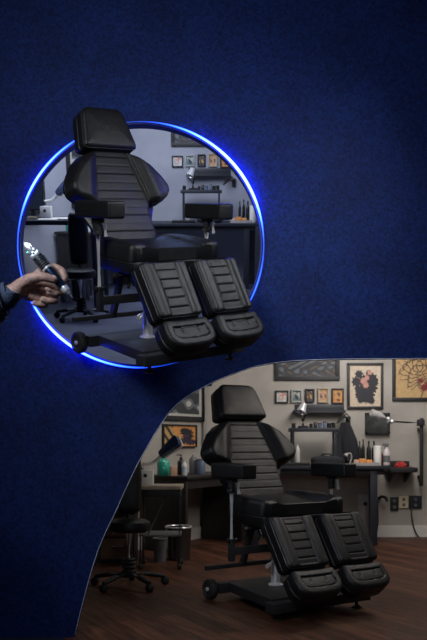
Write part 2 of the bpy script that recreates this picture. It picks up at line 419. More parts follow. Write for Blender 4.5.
    q = NB(); tube(q, [(XC - .25, .28, .53), (XC - .25, .25, .465), (XC - .28, .23, .45)], .009); lathe(q, [(0, 0), (.022, .004), (.024, .014), (0, .018)], (XC - .23, .23, .475), (-.5, -1, 0)); tube(q, [(XC - .23, .24, .475), (XC - .22, .28, .53)], .01); obj('adjusting_lever', q, M['plastic'], u)
    q = NB(); tube(q, [(XC - .335, .27, .572), (XC - .28, .265, .545)], .013); obj('cable_sleeve', q, M['chrome'], u)
    # --- column
    q = NB(); lathe(q, [(.05, .115), (.05, .122), (.036, .13), (.031, .135), (.031, .34), (.0, .34)], (XC - .01, .4, 0), n=24); c = obj('lift_column', q, M['chrome'], t); c['label'] = 'polished steel lift column'
    q = NB(); tube(q, [(XC - .01, .4, .33), (XC - .01, .4, .51)], .042, 20); obj('column_sleeve', q, M['steel_black'], c)
    q = NB(); tube(q, [(XC - .035, .385, .285), (XC - .115, .345, .26)], .009); lathe(q, [(0, 0), (.012, 0), (.014, .035), (0, .038)], (XC - .1, .352, .264), (-.8, -.4, -.3)); obj('foot_lever', q, M['chrome'], c)
    # --- base
    q = NB(); prism(q, [(XC - .22, .63), (XC + .22, .63), (XC + .335, .03), (XC - .335, .03)], .058, .118, None, bev=.004); obj('base_plate', q, M['steel_black'], t)
    q = NB(); bx(q, -.075, .7, -.06, .03, .05, .108, .004); fb = obj('front_beam', q, M['steel_black'], t)
    for x in (0, .635):
        q = NB(); lathe(q, [(0, 0), (.031, 0), (.033, .006), (.02, .012), (.011, .016), (.011, .055), (0, .055)], (x, 0, 0)); obj('levelling_foot', q, M['rubber'], fb)
    q = NB(); bx(q, .04, .58, .655, .72, .045, .112, .004); ax = obj('rear_axle', q, M['steel_black'], t)
    for x, s in ((.012, -1), (.608, 1)):
        q = NB(); lathe(q, [(.0, -.026), (.045, -.026), (.063, -.023), (.068, -.014), (.068, .014), (.063, .023), (.046, .026), (.04, .019), (0, .019)], (x, .735, .068), (s, 0, 0), 28); w = obj('wheel', q, M['rubber'], ax)
        q = NB(); lathe(q, [(0, .012), (.012, .015), (.014, .028), (.007, .033), (0, .033)], (x, .735, .068), (s, 0, 0), 14); obj('hub_cap', q, M['chrome'], w)
    return t

TH = R(34)
chair = make_chair('black leather tattoo chair standing on the brown wooden floor in the shop')
D0 = EYE * F_PX / 180
chair.location = ((278 - CX) / F_PX * D0, D0, 0); chair.rotation_euler = (0, 0, TH)

# ------------------------------------------------------------------ upper (tilted) set behind the ring
PHI = R(18)
def upper(h): return Matrix.Translation((0, 0, EYE)) @ Matrix.Rotation(PHI, 4, 'X') @ Matrix.Translation((0, 0, -h))
up_chair = copy_tree(chair)
up_chair['label'] = 'black leather tattoo chair standing in front of the glowing blue ring'
up_chair.matrix_world = upper(.861) @ Matrix.Translation((-.3003, 3.6672, 0)) @ Matrix.Rotation(.7404, 4, 'Z') @ Matrix.Rotation(.0208, 4, 'Y') @ Matrix.Diagonal((.82, .82, .84, 1))

# ------------------------------------------------------------------ the shop room
YB = 8.74                                               # depth of the back wall
CNR = Vector((-.093, YB, 0))                            # corner of back wall and left wall
TL_ = Vector((-.523, -.852, 0)); NL_ = Vector((.852, -.523, 0))   # along the left wall (towards us), into the room
LROT = math.atan2(-TL_.y, -TL_.x)                       # local x runs along the wall to the right as seen from the room
def onleft(px, py, off=0.0):
    """point on the left wall (off metres in front of it) seen at px, py"""
    dx = (px - CX) / F_PX; o = CNR + NL_ * off
    # o.x + s*TL.x = dx*(o.y + s*TL.y)
    s_ = (dx * o.y - o.x) / (TL_.x - dx * TL_.y); p = o + TL_ * s_
    return Vector((p.x, p.y, EYE - (py - HY) * p.y / F_PX))
WH = 2.75
def wall_poly(a, b, n, h0, h1, th=.12):
    bm = NB(); a = Vector(a); b = Vector(b); n = Vector(n)
    q = [a, b, b - n * th, a - n * th]
    A = [bm.verts.new((p.x, p.y, h0)) for p in q]; B = [bm.verts.new((p.x, p.y, h1)) for p in q]
    bm.faces.new(A); bm.faces.new(B)
    for i in range(4): bm.faces.new((A[i], A[(i + 1) % 4], B[(i + 1) % 4], B[i]))
    return bm
YW = 4.30; WT = .055                                    # navy wall: front face, thickness
struct('wall_back', wall_poly((-.3, YB, 0), (3.3, YB, 0), (0, -1, 0), 0, WH), M['wall'])
lw_end = CNR + TL_ * 3.2
bm = NB(); q = [(CNR, 2.6), (lw_end, 1.6), (lw_end - NL_ * .12, 1.6), (CNR - NL_ * .12, 2.6)]     # top slopes with the roof
A_ = [bm.verts.new((p.x, p.y, 0)) for p, h in q]; B_ = [bm.verts.new((p.x, p.y, h)) for p, h in q]; bm.faces.new(A_); bm.faces.new(B_)
for i in range(4): bm.faces.new((A_[i], A_[(i + 1) % 4], B_[(i + 1) % 4], B_[i]))
struct('wall_left', bm, M['wall'])
struct('wall_right', wall_poly((3.2, YB, 0), (3.2, YW + .1, 0), (-1, 0, 0), 0, WH), M['wall'])
bm = NB(); prism(bm, [(-2.9, YW + .01), (-.79, YW + .01), (-.79, 3.9), (3.32, 3.9), (3.32, YB + .12), (-.3, YB + .12), (-2.9, YW + .5)], -.1, 0)
fl = struct('floor', bm, M['floor'])
bm = NB(); prism(bm, [(-2.9, .3), (3.32, .3), (3.32, 3.899), (-.791, 3.899), (-.791, YW + .009), (-2.9, YW + .009)], -.1, 0); struct('floor_front', bm, M['navyblack'])
bm = NB(); bx(bm, -.09, 3.2, YB - .018, YB, 0, .125, .004); struct('baseboard_back', bm, M['trimwhite'])
bm = NB(); c = CNR + TL_ * 1.6 + NL_ * .009
box(bm, (c.x, c.y, .0625), (3.2, .018, .125), Matrix.Rotation(LROT, 3, 'Z'), .004); struct('baseboard_left', bm, M['trimwhite'])
# boxed corner pipe
bm = NB(); c = CNR + NL_ * .04 + TL_ * .06; tube(bm, [(c.x, c.y, 0.0), (c.x, c.y, WH)], .03, 14); struct('trim_1', bm, M['lightgrey'])

ROOM = []                                               # everything that is also seen, dimmer, through the ring
def reg(o, label2=None):
    ROOM.append((o, label2)); return o

# --- pictures: a frame with an art panel whose cells are coloured by a function of (u,v)
ART = {}
def artmat(name, c):
    if name not in ART: ART[name] = mat('print_' + name, c, .6, noise=.12, nscale=30)
    return ART[name]
PAL = {'cream': (.55, .45, .34), 'ink': (.014, .014, .02), 'rose': (.5, .24, .2), 'tan': (.5, .33, .15), 'brown': (.12, .07, .045), 'wine': (.2, .02, .03),
       'dark': (.03, .033, .04), 'mid': (.11, .12, .13), 'pale': (.4, .39, .36), 'white': (.62, .6, .57), 'teal': (.1, .17, .16), 'orange': (.6, .25, .07), 'plum': (.05, .03, .06), 'gold': (.45, .28, .1)}
def picture(label, label2, w, h, border, fcol, fn, names, loc, rz=0, depth=.03, nx=44, ny=56, group=None):
    t = thing('picture_frame', label, 'picture', loc, rz, group)
    bm = NB()
    bx(bm, -w / 2, w / 2, -depth, 0, -h / 2, -h / 2 + border, .004); bx(bm, -w / 2, w / 2, -depth, 0, h / 2 - border, h / 2, .004)
    bx(bm, -w / 2, -w / 2 + border, -depth, 0, -h / 2 + border, h / 2 - border, .004); bx(bm, w / 2 - border, w / 2, -depth, 0, -h / 2 + border, h / 2 - border, .004)
    obj('frame', bm, fcol, t)
    bm = NB(); iw, ih = w - 2 * border + .004, h - 2 * border + .004
    V = [[bm.verts.new((-iw / 2 + iw * i / nx, -depth * .4, -ih / 2 + ih * j / ny)) for i in range(nx + 1)] for j in range(ny + 1)]
    for j in range(ny):
        for i in range(nx):
            f = bm.faces.new((V[j][i], V[j][i + 1], V[j + 1][i + 1], V[j + 1][i])); f.material_index = fn((i + .5) / nx, (j + .5) / ny)
    bx(bm, -iw / 2, iw / 2, -depth * .38, -.002, -ih / 2, ih / 2)
    obj('print', bm, [artmat(n, PAL[n]) for n in names], t, smooth=False)
    return reg(t, label2)
def back_pic(label, label2, x0, y0, x1, y1, border, fcol, fn, names, group=None, **k):
    a, b = at(x0, y0, YB), at(x1, y1, YB)
    return picture(label, label2, b.x - a.x, a.z - b.z, border, fcol, fn, names, ((a.x + b.x) / 2, YB, (a.z + b.z) / 2), 0, group=group, **k)
def blob(u, v, cs):
    for x, y, r in cs:
        if (u - x) ** 2 + ((v - y) * 1.25) ** 2 < (r * (1 + .18 * math.sin(9 * math.atan2(v - y, u - x) + x * 20))) ** 2: return True
    return False
def f_dark(u, v):
    n = math.sin(u * 23 + 4 * math.sin(v * 9)) * math.sin(v * 17 + 3 * math.sin(u * 7)); return 1 if n > .35 else (2 if n < -.75 else 0)
def f_poster(u, v):
    if u < .07 or u > .93 or v < .05 or v > .95: return 0
    if blob(u, v, [(.45, .62, .1), (.52, .52, .09), (.56, .7, .07), (.64, .82, .07)]): return 2
    if blob(u, v, [(.3, .78, .12), (.22, .6, .15), (.72, .66, .17), (.72, .45, .16), (.45, .3, .17), (.3, .28, .12), (.62, .25, .17), (.35, .16, .1), (.7, .14, .1), (.3, .42, .13), (.82, .58, .1), (.62, .8, .1), (.5, .45, .2), (.5, .6, .2), (.42, .3, .2), (.55, .2, .15)]): return 1
    return 0
def f_flower(u, v):
    if blob(u, v, [(.6, .18, .07), (.66, .24, .05), (.52, .3, .05)]): return 2
    d = math.hypot(u - .5, (v - .52) * 1.1); a = math.atan2(v - .52, u - .5)
    for k in range(7):
        rr = .06 + .058 * k; w = .013
        if abs(d - rr * (1 + .2 * math.sin(a * (3 + k) + k * 1.3))) < w and d < .46: return 1
    if abs(u - .52 - .04 * math.sin(v * 15)) < .012 and v < .3: return 1
    return 0
def f_small(k):
    def fn(u, v):
        if u < .14 or u > .86 or v < .12 or v > .88: return 0
        n = math.sin(u * (7 + k) + k) + math.sin(v * (6 + 2 * k) + 2 * k) + .8 * math.sin((u + v) * 11 + k)
        return 1 if n > .5 else (2 if n < -.6 else 0)
    return fn
def f_photo(u, v):
    if u < .06 or u > .94 or v < .08 or v > .92: return 1
    n = math.sin(u * 19 + 2 * math.sin(v * 6)) * (1 - v) + math.sin(v * 13 + u * 5)
    return 1 if n > 1.1 else (2 if n > .2 else 0)
def f_woman(u, v):
    if blob(u, v, [(.72, .68, .2), (.76, .5, .18), (.66, .78, .14)]):
        return 1 if not blob(u, v, [(.7, .5, .1)]) else 2
    if blob(u, v, [(.72, .3, .2), (.85, .2, .18), (.6, .2, .12)]): return 2 if math.sin(u * 40) * math.sin(v * 35) > .1 else 1
    if u < .3 and math.sin(u * 30 + v * 12) > .3: return 1
    return 3 if (u + .3 * v) > .55 else 0
back_pic('wide dark framed picture above the row of small frames', 'wide dark framed picture above the small frames, seen through the ring', 274.5, 338, 339.5, 380.5, .045, M['black'], f_dark, ['dark', 'mid', 'brown'])
sm = [(275.2, 390.6, 288.2, 403.2, M['black'], ['white', 'pale', 'rose'], 'small square black frame holding a pale print'),
      (291, 389.6, 302, 402.6, M['lightgrey'], ['teal', 'pale', 'dark'], 'small picture with a teal print beside the pale square one'),
      (305, 389, 314.4, 402.6, M['black'], ['dark', 'gold', 'brown'], 'small dark brown print, middle of the five small frames'),
      (317.6, 388, 328.4, 403, M['palewood'], ['tan', 'rose', 'brown'], 'small wood framed rosy print beside the orange one'),
      (331.4, 388.4, 343.6, 404, M['black'], ['orange', 'gold', 'brown'], 'small black framed orange print at the row\'s right end')]
for k, (x0, y0, x1, y1, fm, nm, lb) in enumerate(sm):
    back_pic(lb, lb + ', seen through the ring', x0, y0, x1, y1, .016, fm, f_small(k), nm, 'small frames in a row on the wall', nx=16, ny=18)
back_pic('black framed cream poster with black and rose blotches', 'black framed cream poster with dark blotches, behind the ring', 347, 363, 383, 409, .028, M['black'], f_poster, ['cream', 'ink', 'rose'], nx=60, ny=80)
back_pic('large black framed tan flower drawing at the right', None, 392, 338, 447, 401, .036, M['black'], f_flower, ['tan', 'brown', 'wine'], nx=80, ny=90)
def left_pic(label, label2, x0, y0, x1, y1, border, fcol, fn, names):
    a, b = onleft(x0, (y0 + y1) / 2), onleft(x1, (y0 + y1) / 2); c = (a + b) / 2; w = (b - a).length; h = (y1 - y0) * c.y / F_PX
    return picture(label, label2, w, h, border, fcol, fn, names, c + NL_ * .001, LROT)
left_pic('large black framed grey photo print high on the left wall', 'large dark framed photo print on the side wall, through the ring', 158, 374, 203, 421, .05, M['black'], f_photo, ['dark', 'pale', 'mid'])
left_pic('thin framed print of a dark haired figure over the bottles', 'print of a dark haired figure over the bottles, through the ring', 161.5, 424.5, 195, 447.5, .014, M['black'], f_woman, ['gold', 'ink', 'plum', 'orange'])

# --- wall shelf under the small frames
a, b = at(292, 404, YB), at(344, 413.5, YB)
t = thing('wall_shelf', 'dark picture ledge on the wall under the small frames', 'shelf', ((a.x + b.x) / 2, YB, b.z))
w = (b.x - a.x) / 2
bm = NB(); bx(bm, -w, w, -.13, 0, 0, .022, .003); obj('board', bm, M['navyblack'], t)
bm = NB(); bx(bm, -w + .03, w, -.012, 0, .02, .1, .003); obj('back_panel', bm, M['navyblack'], t)
bm = NB(); bx(bm, -w, w, -.132, -.118, .02, .035, .002); obj('front_lip', bm, M['black'], t)
reg(t, 'dark picture ledge under the small frames, seen through the ring')

# --- main work desk along the back wall
DZ = .80
t = thing('work_desk', 'long black work desk along the back wall', 'desk', (0, 0, 0))
x0, x1 = .35, at(390.5, 0, 8.05).x
bm = NB(); bx(bm, x0, x1, 8.02, 8.68, DZ - .035, DZ, .004); obj('desktop', bm, M['navyblack'], t)
bm = NB(); bx(bm, x0 + .03, x1 - .06, 8.06, 8.09, DZ - .09, DZ - .035, .003); obj('apron', bm, M['black'], t)
for xx, yy in ((x0 + .07, 8.1), (x0 + .07, 8.6), (at(373, 0, 8.1).x, 8.09), (at(372.6, 0, 8.6).x, 8.6)):
    bm = NB(); bx(bm, xx - .036, xx + .036, yy - .036, yy + .036, 0, DZ - .035, .004); obj('leg', bm, M['navyblack'], t)
reg(t, 'long dark work desk at the back, seen through the ring')
# --- little shelf tray to the right of the desk
a, b = at(388, 467, 8.5), at(417, 472.5, 8.5)
t = thing('wall_tray', 'small black wall tray beside the right end of the desk', 'tray', ((a.x + b.x) / 2, 8.7, a.z - .055)); w = (b.x - a.x) / 2
bm = NB(); prism(bm, fillet([(-w, -.3), (w, -.3), (w, .04), (-w, .04)], [.02, .08, .01, .01]), 0, .05, bev=.006); obj('tray', bm, M['black'], t)
bm = NB(); bx(bm, -w * .9, w * .75, -.03, .02, .05, .115, .005); obj('upstand', bm, M['black'], t)
for s in (-.6, .5):
    bm = NB(); prism(bm, [(0, 0), (.28, 0), (0, -.12)], -.01, .01, Matrix.Translation((w * s, .04, 0)) @ Matrix(((0, 0, 1, 0), (-1, 0, 0, 0), (0, 1, 0, 0), (0, 0, 0, 1)))); obj('bracket', bm, M['black'], t)
reg(t, None)
TRAYZ = a.z - .005
# --- red cloth on the tray
bm = NB(); c0 = at(401, 0, 8.5)
t_ = bmesh.new(); bmesh.ops.create_icosphere(t_, subdivisions=4, radius=1)
for v in t_.verts:
    q = v.co.copy(); k = 1 + .22 * math.sin(q.x * 9 + q.z * 5) * math.sin(q.y * 8 + 1) + .1 * math.sin(q.x * 23)
    v.co = Vector((q.x * .062 * k, q.y * .045 * k, max(-.0, (q.z + .35) * .04 * k)))
bmesh.ops.transform(t_, matrix=Matrix.Translation((c0.x, 8.52, TRAYZ + .001)), verts=t_.verts); merge(bm, t_)
reg(tag(obj('crumpled_cloth', bm, M['red']), 'crumpled red cloth lying on the black wall tray', 'cloth'), None)

# --- riser shelf on the desk
a, b = at(289, 0, 8.42), at(338, 0, 8.42)
RZ = at(0, 428, 8.45).z
t = thing('desk_riser', 'black metal riser shelf on the back desk', 'shelf', ((a.x + b.x) / 2, 8.42, DZ)); w = (b.x - a.x) / 2; hh = RZ - DZ
bm = NB(); bx(bm, -w, w, -.11, .11, hh - .04, hh, .004); obj('shelf_board', bm, M['navyblack'], t)
for s in (-1, 1):
    for yy in (-.095, .095):
        bm = NB(); bx(bm, s * (w - .035) - .011, s * (w - .035) + .011, yy - .011, yy + .011, 0, hh - .04); obj('post', bm, M['navyblack'], t)
reg(t, 'black riser shelf on the back desk, seen through the ring')
def bottle(name, label, label2, m, r, h, px, y, z, cap=None, shape='bottle', group=None, capm=None):
    o = thing(name, label, 'bottle', (px if abs(px) < 5 else (px - CX) * y / F_PX, y, z), 0, group)
    bm = NB()
    prof = {'bottle': [(0, 0), (r * .95, 0), (r, .01), (r, h * .62), (r * .85, h * .7), (r * .38, h * .8), (r * .34, h * .92), (0, h * .92)],
            'jar': [(0, 0), (r * .96, 0), (r, .01), (r, h * .84), (r * .9, h * .88), (0, h * .88)],
            'pump': [(0, 0), (r * .95, 0), (r, .012), (r, h * .6), (r * .8, h * .68), (r * .35, h * .72), (r * .35, h * .76), (0, h * .76)],
            'tall': [(0, 0), (r * .95, 0), (r, .01), (r, h * .75), (r * .7, h * .84), (r * .5, h * .9), (0, h * .9)]}[shape]
    lathe(bm, prof, n=18); obj('body', bm, m, o)
    bm = NB()
    if shape == 'pump':
        lathe(bm, [(0, h * .755), (r * .42, h * .755), (r * .42, h * .84), (r * .14, h * .85), (r * .14, h * .94), (0, h * .94)], n=12)
        box(bm, (-r * .45, 0, h * .96), (r * 1.5, r * .4, h * .05), None, .003)
    elif shape == 'jar': lathe(bm, [(0, h * .87), (r * 1.02, h * .87), (r * 1.02, h * .99), (r * .98, h), (0, h)], n=18)
    else: lathe(bm, [(0, h * .89), (r * .42, h * .89), (r * .42, h * .99), (r * .3, h), (0, h)], n=12)
    obj('cap', bm, capm or M['black'], o)
    return reg(o, label2)
# things standing on the riser
G = 'ink pots on the riser shelf'
for k, (px, hh_, rr_) in enumerate([(293.5, .05, .022), (311, .045, .018), (315.4, .06, .02), (320, .05, .022), (324.6, .065, .019), (329, .05, .024), (333.5, .055, .02)]):
    bottle('ink_pot', 'small dark ink pot on the black riser shelf', 'small dark ink pot on the riser shelf, through the ring', M['bluegrey'] if k in (3, 4) else M['plastic'], rr_, hh_, px, 8.40, RZ, shape='jar', group=G)
def arm_lamp(label, label2, base, joints, head_m, head_dir, hr, hl, arm_m, cat='lamp', name='desk_lamp', br=.06):
    o = thing(name, label, cat, base); B = Vector(base)
    J = [Vector(j) - B for j in joints]
    bm = NB(); lathe(bm, [(0, 0), (br, 0), (br, .012), (br * .8, .022), (.012, .026), (.012, .05), (0, .05)], n=22); obj('base', bm, M['black'], o)
    bm = NB(); tube(bm, [(0, 0, .03)] + J, .0095, 10)
    for j in J[:-1]: t_ = bmesh.new(); bmesh.ops.create_uvsphere(t_, u_segments=12, v_segments=8, radius=.018); bmesh.ops.translate(t_, vec=j, verts=t_.verts); merge(bm, t_)
    obj('arm', bm, arm_m, o)
    d = Vector(head_dir).normalized(); bm = NB()
    lathe(bm, [(.012, -hl * .35), (.022, -hl * .25), (.03, -.02), (hr * .8, hl * .45), (hr, hl), (hr * .96, hl), (hr * .72, hl * .45), (0, .0)], J[-1], d, 22); h_ = obj('lamp_shade', bm, head_m, o)
    bm = NB(); lathe(bm, [(0, hl * .35), (hr * .35, hl * .42), (hr * .42, hl * .6), (hr * .25, hl * .78), (0, hl * .82)], J[-1], d, 16); obj('bulb', bm, M['white'], h_)
    return reg(o, label2)
p = at(303, 428, 8.46)
arm_lamp('silver headed desk lamp standing on the riser shelf', 'silver headed lamp on the riser shelf, seen through the ring', (p.x, 8.46, RZ), [at(303, 420, 8.46), at(306, 414, 8.4), at(303.5, 405.5, 8.38)], M['chrome'], (-.35, -.35, -.8), .05, .085, M['black'])
# bottle under the riser
bottle('squeeze_bottle', 'clear squeeze bottle of yellow liquid under the riser shelf', 'squeeze bottle under the riser shelf, seen through the ring', M['liquid'], .026, .21, 297.5, 8.40, DZ, shape='tall', capm=M['white'])
# bag / power supply
def bag(px0, px1, y, z, h):
    a, b = (px0 - CX) * y / F_PX, (px1 - CX) * y / F_PX; o = thing('tool_bag', 'rounded black tool bag lying on the desk before the riser', 'bag', ((a + b) / 2, y, z)); w = (b - a) / 2
    bm = NB(); t_ = bmesh.new(); bmesh.ops.create_cube(t_, size=1); bmesh.ops.subdivide_edges(t_, edges=t_.edges[:], cuts=7, use_grid_fill=True)
    for v in t_.verts:
        q = v.co * 2; k = 1 - .22 * (abs(q.x) ** 3) * (q.z > 0) - .06 * math.sin(q.x * 7) * (q.z > 0)
        l = (abs(q.x) ** 4 + abs(q.y) ** 4 + abs(q.z) ** 4) ** .25; q = q / l
        v.co = Vector((q.x * w, q.y * .09, (q.z * k + 1) * h / 2))
    merge(bm, t_); obj('body', bm, M['cloth'], o)
    bm = NB(); tube(bm, catmull([(-w * .4, 0, h * .9), (-w * .2, -.02, h * 1.15), (w * .2, -.02, h * 1.15), (w * .4, 0, h * .9)], 5), .008, 8); obj('handle', bm, M['black'], o)
    bm = NB(); tube(bm, [(-w * .75, -.07, h * .72), (0, -.078, h * .78), (w * .75, -.07, h * .72)], .004, 6); obj('zip', bm, M['grey'], o)
    return reg(o, 'rounded black bag on the back desk, seen through the ring')
bag(311, 342, 8.22, DZ, .1)
# light arm lamp standing at the right of the bag (white gooseneck)
p = at(348.5, 0, 8.36)
o = thing('gooseneck_lamp', 'pale gooseneck lamp curling down beside the black bag', 'lamp', (p.x, 8.3, DZ))
bm = NB(); lathe(bm, [(0, 0), (.04, 0), (.04, .01), (.01, .016), (0, .016)], n=18); obj('base', bm, M['black'], o)
bm = NB(); tube(bm, catmull([(0, 0, .01), (.02, 0, .07), (.01, -.01, .12), (-.03, -.02, .115)], 6), .008, 8); obj('neck', bm, M['lightgrey'], o)
bm = NB(); lathe(bm, [(0, 0), (.016, 0), (.024, .026), (.022, .03), (0, .02)], (-.03, -.02, .118), (-.6, -.2, -.8), 14); obj('lamp_shade', bm, M['lightgrey'], o)
reg(o, None)
# --- desk bottles by the poster
G = 'dark bottles at the right of the desk'
for px, h_, r_, y_, lb in [(359.6, .25, .018, 8.42, 'slim black bottle, leftmost of the dark bottles on the desk'), (363.2, .27, .019, 8.5, 'tall black bottle, second of the dark bottles on the desk'),
                       (368.8, .25, .025, 8.45, 'dark bottle, third of the dark bottles on the desk'), (374.0, .25, .026, 8.55, 'dark bottle behind the white canister on the desk')]:
    bottle('ink_bottle', lb, lb + ', through the ring', M['plastic'], r_, h_, px, y_, DZ, shape='bottle', group=G)
bottle('canister', 'white canister with a wide lid near the desk\'s right end', 'white canister on the back desk, seen through the ring', M['white'], .04, .2, 377.3, 8.28, DZ, shape='jar', capm=M['white'])
bottle('red_bottle', 'small dark red bottle between the white canister and spray bottle', None, M['darkred'], .021, .13, 381.5, 8.42, DZ, shape='tall')
o = thing('spray_bottle', 'pinkish white spray bottle at the desk\'s right end', 'bottle', ((386.5 - CX) * 8.3 / F_PX, 8.3, DZ))
bm = NB(); lathe(bm, [(0, 0), (.033, 0), (.035, .012), (.035, .12), (.026, .155), (.014, .175), (.014, .19), (0, .19)], n=18); obj('body', bm, M['pinkwhite'], o)
bm = NB(); bx(bm, -.04, .022, -.012, .012, .2, .228, .005); bx(bm, -.022, -.012, -.006, .006, .165, .205, .003); lathe(bm, [(0, .186), (.017, .186), (.017, .205), (0, .205)], n=12); obj('trigger', bm, M['grey'], o)
bm = NB(); lathe(bm, [(.0355, .03), (.0355, .1)], n=18); obj('label', bm, M['grey'], o)
reg(o, None)
o = thing('steel_tray', 'shallow pale metal tray on the desk below the dark bottles', 'tray', ((365 - CX) * 8.16 / F_PX, 8.16, DZ))
bm = NB(); bx(bm, -.135, .135, -.06, .06, 0, .008, .002); bx(bm, -.135, .135, -.06, -.054, .008, .03); bx(bm, -.135, .135, .054, .06, .008, .03); bx(bm, -.135, -.129, -.06, .06, .008, .03); bx(bm, .129, .135, -.06, .06, .008, .03); obj('pan', bm, M['lightgrey'], o)
reg(o, 'shallow metal tray on the back desk, seen through the ring')
G = 'orange boxes in the pale metal tray'
for k, (px, w_, h_, m_, lb) in enumerate([(356.5, .05, .05, M['peach'], 'peach coloured box at the left end of the metal tray'), (362, .06, .062, M['amber'], 'orange box in the middle of the metal tray'), (368.5, .06, .05, M['amber'], 'orange box at the right of the metal tray')]):
    bm = NB(); box(bm, ((px - CX) * 8.16 / F_PX, 8.16, DZ + .0085 + h_ / 2), (w_, .07, h_), Matrix.Rotation(.1 * (k - 1), 3, 'Z'), .004)
    reg(tag(obj('carton', bm, m_), lb, 'box', G), lb + ', through the ring')
# laptop-like dark keyboard board at the left end
bm = NB(); a, b = at(281, 0, 8.2), at(309, 0, 8.2); bx(bm, a.x, b.x, 8.12, 8.32, DZ + .0005, DZ + .03, .006)
reg(tag(obj('control_box', bm, M['plastic']), 'flat black box on the desk beneath the riser shelf', 'box'), 'flat black box under the riser, seen through the ring')

# --- black coat on a wall arm
HZ = at(0, 421, YB).z
p = at(347.5, 0, 8.6)
t = thing('coat_hook', 'black folding wall arm above the hanging coat', 'hook', (p.x, YB, HZ))
bm = NB(); box(bm, (.03, -.01, .0), (.05, .02, .1), None, .004); obj('plate', bm, M['black'], t)
bm = NB(); tube(bm, [(.03, -.02, .0), (-.02, -.1, .045), (-.11, -.14, -.02)], .012, 10); tube(bm, [(.05, -.02, .03), (.0, -.1, .075), (-.1, -.14, .015)], .007, 8); obj('arm', bm, M['black'], t)
reg(t, 'black wall arm above the hanging coat, seen through the ring')
def coat():
    bm = NB(); n = 40; rows = []
    for j in range(26):
        v = j / 25; z = HZ - .02 - v * .42; hw = .04 + .05 * min(1, v * 2.2) ** .7 + .03 * v; ring = []
        for k in range(n):
            a = 2 * PI * k / n; fold = 1 + (.16 * v + .05) * math.sin(a * 7 + 2 * math.sin(v * 3)) + .06 * math.sin(a * 13 + 5)
            ring.append(bm.verts.new((p.x - .02 + .03 * v + math.cos(a) * hw * fold, 8.62 + math.sin(a) * (.05 + .02 * v) * fold, z + .012 * math.sin(a * 3) * (v > .9))))
        rows.append(ring)
    for A, B in zip(rows, rows[1:]):
        for k in range(n): bm.faces.new((A[k], A[(k + 1) % n], B[(k + 1) % n], B[k]))
    bm.faces.new(rows[0]); bm.faces.new(rows[-1]); return bm
reg(tag(obj('coat', coat(), M['cloth']), 'black coat hanging from the wall arm above the desk', 'coat'), None)

# --- wall light box and swing arm lamp at the right
a, b = at(365, 413, YB), at(389, 434, YB)
t = thing('wall_panel', 'dark glassy square panel on the wall behind the silver lamp', 'panel', ((a.x + b.x) / 2, YB, (a.z + b.z) / 2)); w, h = (b.x - a.x) / 2, (a.z - b.z) / 2
bm = NB(); bx(bm, -w, w, -.05, 0, -h, -h + .02); bx(bm, -w, w, -.05, 0, h - .02, h); bx(bm, -w, -w + .02, -.05, 0, -h, h); bx(bm, w - .02, w, -.05, 0, -h, h); obj('frame', bm, M['black'], t)
bm = NB(); bx(bm, -w + .01, w - .01, -.03, -.005, -h + .01, h - .01); obj('glass', bm, M['smoke'], t)
reg(t, None)
a, b = at(421.5, 418, 8.6), at(421.5, 486, 8.6)
t = thing('swing_arm_lamp', 'silver headed swing arm lamp on the black wall bar', 'lamp', (a.x, 8.6, b.z)); L_ = a.z - b.z
bm = NB(); bx(bm, -.017, .017, -.017, .017, 0, L_, .003); bx(bm, -.012, .012, .017, YB - 8.603, .08, .11); bx(bm, -.012, .012, .017, YB - 8.603, L_ - .14, L_ - .11); obj('wall_bar', bm, M['black'], t)
org = Vector((a.x, 8.6, b.z)); q1, q2, q3 = at(410, 422.5, 8.5) - org, at(392, 421.5, 8.45) - org, at(388, 419, 8.42) - org
bm = NB(); bx(bm, -.045, .025, -.05, .03, L_ - .085, L_ - .015, .008); tube(bm, [(0, 0, L_ - .05), q1, q2], .009, 10); obj('arm', bm, M['black'], t)
bm = NB(); tube(bm, [q2, q3 + Vector((0, 0, -.03)), q3], .012, 10)
for q in (q2, q3):
    t_ = bmesh.new(); bmesh.ops.create_uvsphere(t_, u_segments=12, v_segments=8, radius=.024); bmesh.ops.translate(t_, vec=q, verts=t_.verts); merge(bm, t_)
obj('joint', bm, M['chrome'], t)
bm = NB(); e0, e1 = q3, at(371.5, 412.5, 8.38) - org
tube(bm, [e0, e0 + (e1 - e0) * .3, e0 + (e1 - e0) * .5, e1], [.016, .026, .038, .04], 16); obj('lamp_head', bm, M['chrome'], t)
reg(t, None)

# --- wall sockets
def socket(px0, py0, px1, py1, m, label, face=None):
    a, b = at(px0, py0, YB), at(px1, py1, YB); t = thing('wall_socket', label, 'socket', ((a.x + b.x) / 2, YB, (a.z + b.z) / 2), 0, 'sockets low on the back wall'); w, h = (b.x - a.x) / 2, (a.z - b.z) / 2
    bm = NB(); bx(bm, -w, w, -.022, 0, -h, h, .005); obj('plate', bm, m, t)
    for s in (-.45, .45):
        bm = NB(); lathe(bm, [(0, 0), (.018, 0), (.018, .004), (0, .004)], (0, -.022, h * s), (0, -1, 0), 12); obj('outlet', bm, face or M['grey'], t)
    return reg(t, None)
socket(390, 497, 398, 510.5, M['navyblack'], 'plain black wall socket, left of the cream one')
socket(398.6, 496, 408, 508, M['offwhite'], 'cream wall socket between the two black ones', M['grey'])
socket(408.6, 495.5, 421.5, 508.5, M['navyblack'], 'wider black wall socket with a cable plugged in')
c0 = at(411.5, 508, YB - .03)
bm = NB(); tube(bm, catmull([at(411.3, 503, YB - .02), at(411.5, 512, YB - .04), at(413, 524, YB - .035), at(415.5, 532, YB - .04), at(420, 538, YB - .08), at(428, 541.5, YB - .15), at(440, 543.6, YB - .2)], 6), .0075, 8)
reg(tag(obj('power_cable', bm, M['black']), 'black cable hanging from the socket down to the floor', 'cable'), None)
